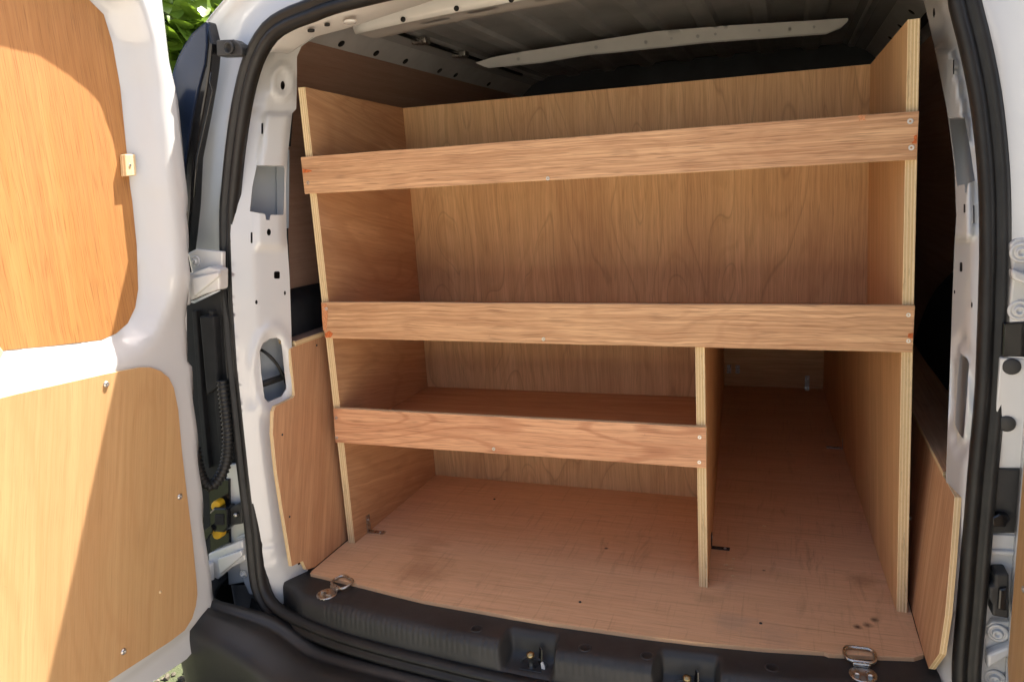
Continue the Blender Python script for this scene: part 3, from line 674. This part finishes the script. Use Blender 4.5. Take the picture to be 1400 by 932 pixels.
prism('hinge_leaf', [onY(x, y, -.180) for x, y in ((322, 735), (342, 725), (352, 815), (340, 812), (328, 785))], (0, .012, 0), ['white'], h2, bevel=.003)
bolt(onY(333, 784, -.182), (0, -1, 0), h2, .010)
prism('hinge_web', [onY(x, y, -.214) for x, y in ((296, 764), (330, 752), (331, 760), (300, 786))], (0, .012, 0), ['white'], h2, bevel=.003)
# right-hand jamb fittings
yj = -.187
hr = vp(prism('hinge', [onY(x, y, yj) for x, y in ((1381, 334), (1388, 327), (1425, 322), (1425, 440), (1388, 437), (1380, 428), (1382, 400), (1385, 372))], (0, .012, 0), ['white'], bevel=.003))
bolt(onY(1397, 345, yj), (-.2, -1, 0), hr, .015); bolt(onY(1394, 424, yj), (-.2, -1, 0), hr, .015)
prism('hinge_web', [onY(x, y, yj-.02) for x, y in ((1383, 368), (1430, 385), (1430, 400), (1384, 382))], (0, .02, 0), ['white'], hr, bevel=.004)
vp(prism('jamb_recess_trim', [onY(x, y, yj) for x, y in ((1372, 442), (1430, 438), (1430, 490), (1370, 487))], (0, .01, 0), ['gloss'], bevel=.002))
vp(prism('jamb_plate', [onY(x, y, yj+.004) for x, y in ((1368, 489), (1430, 492), (1430, 640), (1355, 640))], (0, .01, 0), ['white_in'], bevel=.002))
for px, py in ((1383, 501), (1376, 579)): vp(lathe('jamb_plug', [(.012, -.002), (.012, .001), (.010, .0018), (0, .0018)], onY(px, py, yj+.003), (-.2, -1, 0), 'plastic', n=18))
vp(prism('jamb_trim', [onY(x, y, yj) for x, y in ((1352, 641), (1430, 641), (1430, 730), (1346, 728))], (0, .01, 0), ['plastic'], bevel=.002))
cl = vp(prism('trim_catch', [onY(x, y, yj-.012) for x, y in ((1355, 707), (1366, 702), (1379, 704), (1383, 712), (1376, 722), (1356, 720))], (0, .014, 0), ['gloss'], bevel=.003))
vp(prism('lower_jamb_plate', [onY(x, y, yj) for x, y in ((1346, 730), (1400, 732), (1395, 970), (1330, 970))], (0, .01, 0), ['white'], bevel=.002))
vp(prism('jamb_step', [onY(x, y, yj-.006) for x, y in ((1350, 752), (1390, 754), (1390, 760), (1349, 758))], (0, .008, 0), ['white'], bevel=.002))
ck = vp(prism('door_check', [onY(x, y, yj-.03) for x, y in ((1360, 784), (1380, 784), (1380, 846), (1356, 842), (1357, 826), (1352, 818), (1353, 802), (1360, 800))], (0, .034, 0), ['plastic'], bevel=.004))
prism('check_core', [onY(x, y, yj-.036) for x, y in ((1366, 805), (1378, 803), (1378, 836), (1364, 834))], (0, .01, 0), ['gloss'], ck, bevel=.003)
h4 = vp(prism('hinge', [onY(x, y, yj-.012) for x, y in ((1348, 856), (1356, 849), (1395, 850), (1392, 960), (1344, 960))], (0, .014, 0), ['white'], bevel=.003))
bolt(onY(1364, 864, yj-.012), (-.2, -1, 0), h4, .015); bolt(onY(1360, 926, yj-.012), (-.2, -1, 0), h4, .015)
prism('hinge_web', [onY(x, y, yj-.03) for x, y in ((1350, 895), (1392, 878), (1392, 890), (1350, 915))], (0, .02, 0), ['white'], h4, bevel=.004)

# ================================================================== REAR DOORS
XD = -.75
def yz(px, py, x=XD): p = onX(px, py, x); return (p.y, p.z)
edge = [yz(*q, XD-.026) for q in ((196, 932), (247, 898), (281, 857), (290, 834), (290, 815), (284.6, 806), (281, 769), (277, 746), (269.5, 656), (260, 540), (255, 485), (251, 410), (247, 330), (245, 249), (232, 141), (222, 90), (210, 0))]
door_o = [(-.855, edge[0][1]-.012)]+edge+[(-.222, 1.245), (-.262, 1.28), (-.34, 1.305), (-.55, 1.325), (-.855, 1.33)]
eT = sorted([(z, y) for y, z in edge if z > .0]+[(1.3, -.25)])
def eYZ(): return eT
REC = .035
up_o = [yz(*q, XD-REC) for q in ((0, 478.6), (70, 472), (138, 464), (158, 455), (174, 441), (184, 420), (188, 395), (186, 335), (180, 275), (177, 255), (169.6, 180), (163.6, 120), (153, 60), (141, 21), (120, 0))]
topz = up_o[-1]
up_o = [(-.80, up_o[0][1])]+up_o[:]+[(topz[0]-.05, topz[1]+.026), (-.52, 1.225), (-.80, 1.24)]
def dseg(p, a, b_):
    ab = (b_[0]-a[0], b_[1]-a[1]); t = max(0, min(1, ((p[0]-a[0])*ab[0]+(p[1]-a[1])*ab[1])/(ab[0]**2+ab[1]**2+1e-12)))
    return math.hypot(p[0]-a[0]-ab[0]*t, p[1]-a[1]-ab[1]*t)
def mpD(y, z):
    """pressed inner door skin: dished towards the window panel, with a raised ridge round it and a rolled outer edge"""
    e = interp(eT, z)-y; b_ = z-(-.045)
    d = min(dseg((y, z), up_o[i], up_o[i-1]) for i in range(len(up_o)))
    x = XD+.020*smooth(.58, .70, z)*smooth(.018, .052, d)-REC*(1-smooth(0, .045, d))
    return V((x-.026*(1-smooth(.0, .026 if z > .5 else .016, e))-.018*smooth(.62, .72, z)*(1-smooth(.0, .030, e))-.010*(1-smooth(.0, .02, b_)), y, z))
door = vp(sheet('rear_door', door_o, [up_o], mpD, 'white', step=.012, label='open rear door beside the bush and dark rear lamp'))
cy = sum(p[0] for p in up_o)/len(up_o); cz = sum(p[1] for p in up_o)/len(up_o)
prism('outer_skin', [V((XD-.062, y, z)) for y, z in door_o], (-.004, 0, 0), ['white'], door, bevel=.001)
loft('door_edge', [[mpD(y, z)+V((0, .0004, 0)), V((XD-.062, y+.003, z))] for y, z in door_o[1:22]], 'white', door, solid=.002)
prism('lining_panel', [V((XD-REC+.0015, lerp(y, cy, -.004), lerp(z, cz, -.004))) for y, z in up_o], (-.006, 0, 0), ['doorply', 'edge5'], door, grain=(0, 0, 1), label='upper plywood panel recessed in the door window')
lo_o = [yz(*q, XD+.006) for q in ((0, 544), (24, 538), (144, 511), (192, 502), (206, 502), (220, 507), (231, 516), (238, 530), (241, 545), (244, 560), (249, 617), (256.7, 682), (263, 733), (266.5, 769), (269.5, 800), (270, 812), (268, 828), (263, 845), (253, 861), (232, 877), (190, 904), (147, 932))]
ly = lo_o[-1]; lo_o = [(-.82, lo_o[0][1])]+lo_o+[(-.82, ly[1]-.005)]
prism('lining_panel', [V((XD+.006, y, z)) for y, z in lo_o], (-.0055, 0, 0), ['doorply2', 'edge5'], door, grain=(0, .25, 1), label='lower plywood panel screwed to the door')
for px, py in ((145, 525), (245.5, 678.5), (168.5, 890)): lathe('screw', [(.0058, -.001), (.0058, .001), (.0045, .003), (.002, .0038), (.0012, .002), (0, .002)], onX(px, py, XD+.0062), (1, 0, 0), ['screw'], door, 14)
lathe('screw', [(.003, -.001), (.003, .001), (0, .0012)], onX(219, 809, XD+.0062), (1, 0, 0), ['pine'], door, 10)
tb = prism('turn_button', [onX(x, y, XD-.018) for x, y in ((171, 211), (185.5, 211), (187, 240), (173, 241))], (-.014, 0, 0), ['pine', 'edge5'], door, grain=(0, 0, 1), bevel=.0015)
screw(onX(178, 226, XD-.0175), (1, 0, 0), door, .0028)
prism('turn_button', [onX(x, y, XD+.012) for x, y in ((-14, 470), (1, 474), (6, 481), (2, 490), (-14, 492))], (-.014, 0, 0), ['pine', 'edge5'], door, grain=(0, 0, 1), bevel=.002)
# other door, swung open beyond the low arch box
XR = .722
rd_o = [(-.86, -.045), (-.30, -.045), (-.25, -.03), (-.225, .0), (-.215, .06), (-.212, .6), (-.205, 1.0), (-.22, 1.15), (-.27, 1.25), (-.5, 1.31), (-.86, 1.33)]
rdoor = vp(prism('rear_door', [V((XR, y, z)) for y, z in rd_o], (.045, 0, 0), ['white'], bevel=.006, label='open rear door beside the low wheel-arch box'))
sweep('door_flange', [V((XR+.006, y+.012, z)) for y, z in rd_o[1:9]], [(-.012, -.006), (.012, -.006), (.012, .003), (-.012, .003)], V((-1, 0, 0)), 'white', rdoor)
prism('lining_panel', [V((XR-.006, y, z)) for y, z in ((-.84, 0), (-.32, 0), (-.27, .03), (-.243, .08), (-.238, .45), (-.26, .49), (-.30, .51), (-.84, .52))], (.0055, 0, 0), ['doorply2', 'edge5'], rdoor, grain=(0, 0, 1))
prism('lining_panel', [V((XR-.006, y, z)) for y, z in ((-.80, .62), (-.34, .62), (-.29, .66), (-.28, .75), (-.27, 1.05), (-.32, 1.15), (-.5, 1.2), (-.80, 1.22))], (.0055, 0, 0), ['doorply', 'edge5'], rdoor, grain=(0, 0, 1))
screw(onX(1399, 805, XR-.0062), (-1, 0, 0), rdoor, .005)

# ================================================================== PLYWOOD FLOOR
fe = [onZ(px, py) for px, py in ((424, 783), (497, 800), (540, 811), (580, 820.6), (648, 832.6), (700, 842), (748, 850), (820, 860), (880, 868.5), (952, 877), (1044, 885.5), (1127, 890.5), (1133, 893), (1206, 896.5), (1250, 898), (1263, 894))]
fl = [V((-.602, 1.60, 0)), V((-.602, -.14, 0))]+fe+[V((.624, -.05, 0)), V((.624, 1.60, 0))]
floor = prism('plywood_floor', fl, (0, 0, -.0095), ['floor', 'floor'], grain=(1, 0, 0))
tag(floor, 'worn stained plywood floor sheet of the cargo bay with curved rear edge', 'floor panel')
for px, py in ((793, 822.5), (1040, 851.5), (676, 682)): screw(onZ(px, py, .0002), (0, 0, 1), floor, .003, 'darkmetal')

# ================================================================== WHEEL ARCH BOXES
bl = thing('wheel_arch_box', 'tall plywood wheel-arch box beside the hinge-side shelf upright', 'arch box', (-.64, .2, 0))
def child(o, par): o.parent = par; o.matrix_parent_inverse = Matrix.Translation(-V(par.location)); return o
zt = .504
PB_ = plane3(V((-.604, 0, 0)), V((-.604, -.13, 0)), V((-.624, 0, zt)))
def xb(z): return -.604-.020*z/zt
XB = -.622
lb = [onP(x, y, PB_) for x, y in ((397, 477), (403, 540), (400, 544), (377, 555), (374, 562), (373, 592), (378, 643), (385.5, 694.5), (392, 759), (397, 775.5), (413.8, 766.6), (419, 778.5))]
lb = [V((p.x, max(-.20, p.y), max(-.0, p.z))) for p in lb]
sb = lb+[V((xb(0), -.125, 0)), V((xb(0), .9, 0)), V((xb(zt), .9, zt)), V((xb(zt), lb[0].y+.01, zt))]
child(prism('side_board', sb, (-.009, 0, 0), ['box', 'edge5'], grain=(0, .35, 1)), bl)
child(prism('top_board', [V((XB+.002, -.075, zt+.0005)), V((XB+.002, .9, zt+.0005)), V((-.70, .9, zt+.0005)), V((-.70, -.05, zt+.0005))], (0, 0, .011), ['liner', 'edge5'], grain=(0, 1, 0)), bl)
for px, py in ((386, 594), (396, 706), (433, 472)): child(lathe('screw', [(.0025, -.001), (.0025, .0006), (0, .0003)], onP(px, py, PB_, .0003), (1, 0, 0), 'darkmetal', None, 10), bl)
br = thing('wheel_arch_box', 'low plywood wheel-arch box beside the deep side compartment', 'arch box', (.65, .2, 0))
zq = .308
PQ = plane3(V((.625, 0, 0)), V((.625, -.13, 0)), V((.646, 0, zq)))
def xq(z): return .625+.021*z/zq
XQ = xq(zq)
pr = [onP(x, y, PQ) for x, y in ((1284, 893), (1292, 840), (1299, 760), (1305, 679), (1282, 649))]
pr = [V((xq(p.z), max(-.235, p.y), p.z)) for p in pr]
sbr = [V((xq(.004), pr[0].y+.05, .004)), pr[0], pr[1], pr[2], pr[3], V((XQ, -.085, zq)), V((XQ, .9, zq)), V((xq(0), .9, .0)), V((xq(0), -.12, 0))]
child(prism('side_board', sbr, (.010, 0, 0), ['box', 'edge5'], grain=(0, 0, 1)), br)
child(prism('top_board', [V((XQ-.002, -.09, zq+.0005)), V((XQ-.002, .9, zq+.0005)), V((.760, .9, zq+.0005)), V((.760, .02, zq+.0005)), V((.690, -.06, zq+.0005))], (0, 0, .009), ['box', 'edge5'], grain=(0, 1, 0)), br)
child(screw(onX(1244, 708, .632), (-1, 0, 0), None, .004), br)

# ================================================================== SHELVING UNIT
su = thing('shelving_unit', 'plywood racking unit with three lipped shelves standing on the van floor', 'shelving', (0, .2, 0))
def S(o): return child(o, su)
D = .4398; T = .018
Lb, Lt = onY(485, 741, 0), onY(417, 119, 0); Lkb, Lkt = onZ(597, 648), onY(551, 148, D)
Lb.z = .0; Lkb.y = D; Lkb.z = 0
lpan = [Lb, Lt, Lkt, Lkb]
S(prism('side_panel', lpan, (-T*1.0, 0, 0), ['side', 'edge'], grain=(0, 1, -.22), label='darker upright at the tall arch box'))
Rb, Rt = onY(1225.6, 836.4, 0), onY(1241, 27, 0); Rkt = onY(1190, 88, D); Rd = onZ(1125, 530)
Rb.z = 0
def xr(y, z): return Rb.x+(Rt.x-Rb.x)*z/Rt.z+(Rd.x-Rb.x)*y/Rd.y*(1-z/1.05)+((Rkt.x-Rt.x)*y/D)*(z/1.05)
YD = 1.545
zS = .506
rpan = [Rb, V((xr(0, .5), 0, .5)), Rt, Rkt, V((xr(D, zS), D, zS)), V((xr(YD, zS), YD, zS)), V((xr(YD, 0), YD, 0)), V((xr(D, 0), D, 0))]
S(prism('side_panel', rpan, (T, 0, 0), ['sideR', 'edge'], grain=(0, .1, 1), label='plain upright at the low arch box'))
Db, Dt = onY(955.6, 803.3, 0), onY(950.4, 474.6, 0); Db.z = 0
Dd = onZ(990, 527)
def xd(y, z): return Db.x+(Dt.x-Db.x)*z/Dt.z+(Dd.x-T-Db.x)*y/Dd.y
dpan = [Db, V((xd(0, zS), 0, zS)), V((xd(YD, zS), YD, zS)), V((xd(YD, 0), YD, 0))]
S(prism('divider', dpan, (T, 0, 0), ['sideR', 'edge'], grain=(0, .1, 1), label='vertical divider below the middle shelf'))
def xl(y, z): return lerp(lerp(Lb.x, Lt.x, z/Lt.z), lerp(Lkb.x, Lkt.x, z/Lkt.z), y/D)
# back panel (upper full width, lower part ends at the divider)
bk = [V((xl(D, 0)-.003, D, .0)), V((xl(D, 1)-.003, D, Lkt.z)), V((xr(D, 1.0)+.004, D, Rkt.z)), V((xr(D, zS)+.002, D, zS)), V((xd(D, zS)+.004, D, zS)), V((xd(D, 0)+.004, D, 0))]
S(prism('back_panel', bk, (0, .009, 0), ['back', 'edge5'], grain=(0, 0, 1)))
yl = -.012
def lipq(TL, BL, TR, BR): return [onY(*q, yl) for q in (TL, BL, BR, TR)]
l1 = lipq((411, 215), (416.5, 265.5), (1256.5, 152), (1253.3, 218.5)); l2 = lipq((439, 413.3), (444, 462), (1251, 418), (1247.5, 482)); l3 = lipq((455.5, 558), (458.5, 604.5), (965.6, 584), (965.6, 640))
def rough(q):      # a slightly uneven, hand-cut board
    a, b_, c, d = q; e = []
    def seg(p, r, n, amp):
        for i in range(n): e.append(p.lerp(r, i/n)+V((0, 0, random.uniform(-amp, amp)*(1 if i else 0))))
    seg(a, b_, 1, 0); seg(b_, c, 12, .0006); seg(c, d, 1, 0); seg(d, a, 12, .0006)
    return e
lips = []
for q, m, lab in ((l1, 'lip1', 'top shelf lip with chipped corner'), (l2, 'lip2', 'middle shelf lip'), (l3, 'lip3', 'short bottom shelf lip with flame-shaped grain')):
    lips.append(S(prism('shelf_lip', rough(q), (0, .0118, 0), [m, 'edge5'], grain=(q[2]-q[1]), label=lab)))
def shelf(zl, zr, x1, m='shelf', t=.009, yb=D):
    zc = lambda x, a, b_: lerp(zl, zr, (x-a)/(b_-a))
    a0, a1 = xl(0, zl)-.001, xl(min(yb, D), zl)-.001; b0, b1 = x1(0), x1(yb)
    return S(prism('shelf_board', [V((a0, .0002, zl)), V((b0, .0002, zr)), V((b1, yb, zr)), V((a1, yb, zl))], (0, 0, t), [m, 'edge5'], grain=(1, 0, 0)))
shelf(l1[1].z+.002, l1[2].z+.002, lambda y: xr(y, .83)+.001, yb=D-.0005)
shelf(l2[1].z+.001, l2[2].z+.001, lambda y: xr(y, .50)+.001, yb=D-.0005)
shelf(l3[1].z+.001, l3[2].z+.001, lambda y: xd(y, .27)+.001, yb=D-.0005)
# lid over the deep side compartment and the low board at its far end
S(prism('compartment_lid', [V((xd(D, zS), D+.0095, zS+.0005)), V((xr(D, zS)+T, D+.0095, zS+.0005)), V((xr(YD, zS)+T, YD, zS+.0005)), V((xd(YD, zS), YD, zS+.0005))], (0, 0, .012), ['shelf', 'edge5'], grain=(0, 1, 0)))
S(prism('end_board', [V((xd(YD, 0)+T-.002, YD-.02, 0.001)), V((xr(YD, 0)+.002, YD-.02, .001)), V((xr(YD, .3)+.002, YD-.02, .34)), V((xd(YD, .3)+T-.002, YD-.02, .34))], (0, .012, 0), ['back', 'edge5'], grain=(1, 0, 0)))
# screws in the lips
for k, pts in ((0, ((1244.5, 166), (1246, 202), (749, 244), (421, 250))), (1, ((1242, 430.5), (1242, 466), (743, 463.5), (446, 422))), (2, ((956.5, 597.5), (956, 631.5), (675, 613.5), (459.5, 571), (460, 598)))):
    for i, (px, py) in enumerate(pts):
        big = (k == 0 and i < 2)
        s = screw(onY(px, py, yl-.0004), (0, -1, 0), None, .0048 if big else .0038, 'screw'); s.parent = lips[k]
# chipped splinters of raw veneer
M['raw'] = simple('raw_splintered_veneer', (.62, .27, .12), .8, var=.25, vscale=300)
M['rawred'] = simple('torn_orange_veneer', (.56, .14, .035), .85, var=.3, vscale=250)
def patch(lip, pts, m, t=.0016):
    o = prism('splinter', [onY(x, y, yl-.0008) for x, y in pts], (0, t, 0), [m], None, bevel=0); o.parent = lips[lip]
patch(0, [(1249.5, 186), (1254, 184), (1253.2, 197), (1246, 196), (1250, 192)], 'rawred')
patch(0, [(1172, 159.5), (1178, 156.5), (1180, 158), (1184, 157), (1182, 161), (1184, 165), (1178, 164), (1174, 166), (1176, 161.5)], 'raw')
patch(0, [(413.5, 231), (424, 232.5), (427, 234), (420, 236), (414, 236.5)], 'rawred')
patch(1, [(439.5, 415), (446, 415), (448, 430), (446, 452), (442, 452), (440.5, 436)], 'raw')
patch(1, [(444, 456), (450, 452), (455, 456), (452, 461), (445, 461)], 'rawred')
patch(1, [(1242, 456), (1248.6, 455), (1248, 463), (1241, 461)], 'rawred')
# metal angle brackets
def bracket(p, dx, dy_, w, h1_, l1_, m='steel', out=(0, -1, 0)):
    """upright leg at p going up h1_, foot going along dx for l1_"""
    p = V(p); d = V(dx).normalized(); wv = V(dy_).normalized()*w; t = .0018
    o = prism('angle_bracket', [p, p+d*l1_, p+d*l1_+V((0, 0, t)), p+d*t+V((0, 0, t)), p+d*t+V((0, 0, h1_)), p+V((0, 0, h1_))], wv, [m], su, bevel=.0004)
    o.matrix_parent_inverse = Matrix.Translation(-V(su.location))
    for q, ax in ((p+d*l1_*.75+wv*.5+V((0, 0, t)), (0, 0, 1)), (p+d*t+wv*.5+V((0, 0, h1_*.75)), d)):
        s = lathe('bracket_screw', [(.0035, -.0005), (.0033, .0012), (0, .0018)], q, ax, 'screw', o, 10)
p = onZ(501, 728); bracket((xl(p.y, 0)+.0002, p.y, .0002), (1, 0, 0), (0, 1, 0), .016, .043, .043, 'steel')
p = onZ(978, 749); bracket((xd(p.y, 0)+T+.0002, p.y-.006, .0002), (1, 0, 0), (0, 1, 0), .013, .035, .040, 'darkmetal')
yb = YD-.0205
bracket((xd(YD, 0)+T+.012, yb, .055), (0, -1, 0), (1, 0, 0), .016, .03, .016); bracket((xd(YD, 0)+T+.044, yb, .055), (0, -1, 0), (1, 0, 0), .016, .03, .016)
p = onZ(1104, 530); bracket((p.x-.01, yb, .0002), (0, -1, 0), (1, 0, 0), .016, .05, .03)
p = onZ(1122, 612); bracket((xr(p.y, 0)-.0002, p.y, .0002), (-1, 0, 0), (0, 1, 0), .018, .03, .045)

# debris
for k, (px, py, s) in enumerate(((993, 772, .004), (1000, 777, .004), (1003, 764, .003), (1045, 719, .003), (1002, 787, .0025))):
    p = onZ(px, py, .0005); o = prism('wood_chip', [p+V((s*math.cos(a)*(1.5 if i % 2 else 1), s*.7*math.sin(a), 0)) for i, a in enumerate((0, 1.1, 2.3, 3.4, 4.9))], (0, 0, .0018), ['pine'], bevel=0)
    tag(o, 'tiny pale wood chip on the stained floor beside the divider', 'wood chip', 'wood chips on the floor')

# ================================================================== BUSH
def leaf_mat():
    m, t, b = mat('glossy_green_leaf'); tc = N(t, 'ShaderNodeTexCoord').outputs['Object']; oi = N(t, 'ShaderNodeObjectInfo')
    n = noise(t, tc, 5, 4, .6); c = ramp(t, n, [(.3, (.10, .18, .02)), (.6, (.20, .32, .04)), (.8, (.32, .42, .07))])
    t.links.new(c, b.inputs['Base Color']); b.inputs['Roughness'].default_value = .32; b.inputs['Specular IOR Level'].default_value = .6
    tr = t.nodes.new('ShaderNodeBsdfTranslucent'); t.links.new(mix(t, .5, c, (.22, .32, .02)), tr.inputs[0]); ms = t.nodes.new('ShaderNodeMixShader'); ms.inputs[0].default_value = .3
    t.links.new(b.outputs[0], ms.inputs[1]); t.links.new(tr.outputs[0], ms.inputs[2]); t.links.new(ms.outputs[0], t.nodes['Material Output'].inputs[0]); return m
M['leaf'] = leaf_mat(); M['bark'] = simple('bark', (.10, .07, .045), .9, var=.4, vscale=30)
bush = thing('laurel_bush', 'tall green leafy bush growing beside the van', 'bush', (-2.55, 2.2, GZ))
def B(o): return child(o, bush)
LO = [(0, 0), (.30, .28), (.62, .30), (.85, .17), (1, 0)]
def leaf_geo(L, w):
    vs = []; fs_ = []
    for t, h in LO: vs += [V((t*L, -h*w, .10*L*math.sin(t*3)-.0)), V((t*L, 0, .10*L*math.sin(t*3)-.06*L*(h > 0))), V((t*L, h*w, .10*L*math.sin(t*3)))]
    for i in range(4): fs_ += [(3*i, 3*i+1, 3*i+4, 3*i+3), (3*i+1, 3*i+2, 3*i+5, 3*i+4)]
    return vs, fs_
lv, lf = leaf_geo(.085, .11)
lm = bpy.data.meshes.new('leaf'); lm.from_pydata([tuple(v) for v in lv], [], lf); lm.materials.append(M['leaf'])
for p_ in lm.polygons: p_.use_smooth = True
tgt = onY(250, 60, 1.6)
cands = []
for i in range(22000):
    x = random.uniform(-2.75, -1.75); y = random.uniform(.3, 3.6); z = GZ+.1+random.random()**.75*3.1
    # lumpy face toward the van
    face = -1.95+.16*math.sin(y*3.1+z*1.7)+.12*math.sin(z*4.3+y*.7)-.25*max(0, z-1.5)
    if x > face: x = face-random.random()**2*.5
    R = (Matrix.Rotation(random.uniform(-.9, .9), 4, 'Z') @ Matrix.Rotation(random.uniform(-.3, 1.2), 4, 'Y') @ Matrix.Rotation(random.uniform(-.8, .8), 4, 'X'))
    s = random.uniform(.8, 1.5); cands.append((Matrix.Translation((x, y, z)) @ R @ Matrix.Diagonal((s, s, s, 1)), x, y, z))
def vis(c):
    d = V((c[1], c[2], c[3]))-CAM; w = d.dot(CF); px = 700+FPX*d.dot(CR)/w; py = 466-FPX*d.dot(CU)/w; return math.hypot(px-250, py-50)
cands.sort(key=vis)
for k, c in enumerate(cands[:280]):
    o = bpy.data.objects.new('leaf', lm); COL.objects.link(o); o.parent = bush; o.matrix_parent_inverse = Matrix.Translation(-V(bush.location)); o.matrix_basis = c[0]
vs, fs2 = [], []
for c in cands[280:]:
    b0 = len(vs); vs += [tuple(c[0] @ v) for v in lv]; fs2 += [tuple(b0+i for i in f) for f in lf]
me = bpy.data.meshes.new('foliage'); me.from_pydata(vs, [], fs2)
B(link('foliage', me, 'leaf', smooth_=True, kind='stuff'))
for k in range(14):
    y = .4+.28*k+random.uniform(-.1, .1); x = -2.5+random.uniform(-.3, .2); top = V((x+random.uniform(-.1, .35), y+random.uniform(-.2, .2), 1.9))
    B(sweep('stem', spline([V((x, y, GZ-.01)), V((x+random.uniform(-.1, .15), y, .4)), V((lerp(x, top.x, .7), lerp(y, top.y, .7), 1.2)), top], 12), circ(.02, 7), V((0, 1, 0)), 'bark', scale=lambda i: 1-.06*i))
bpy.context.view_layer.update()
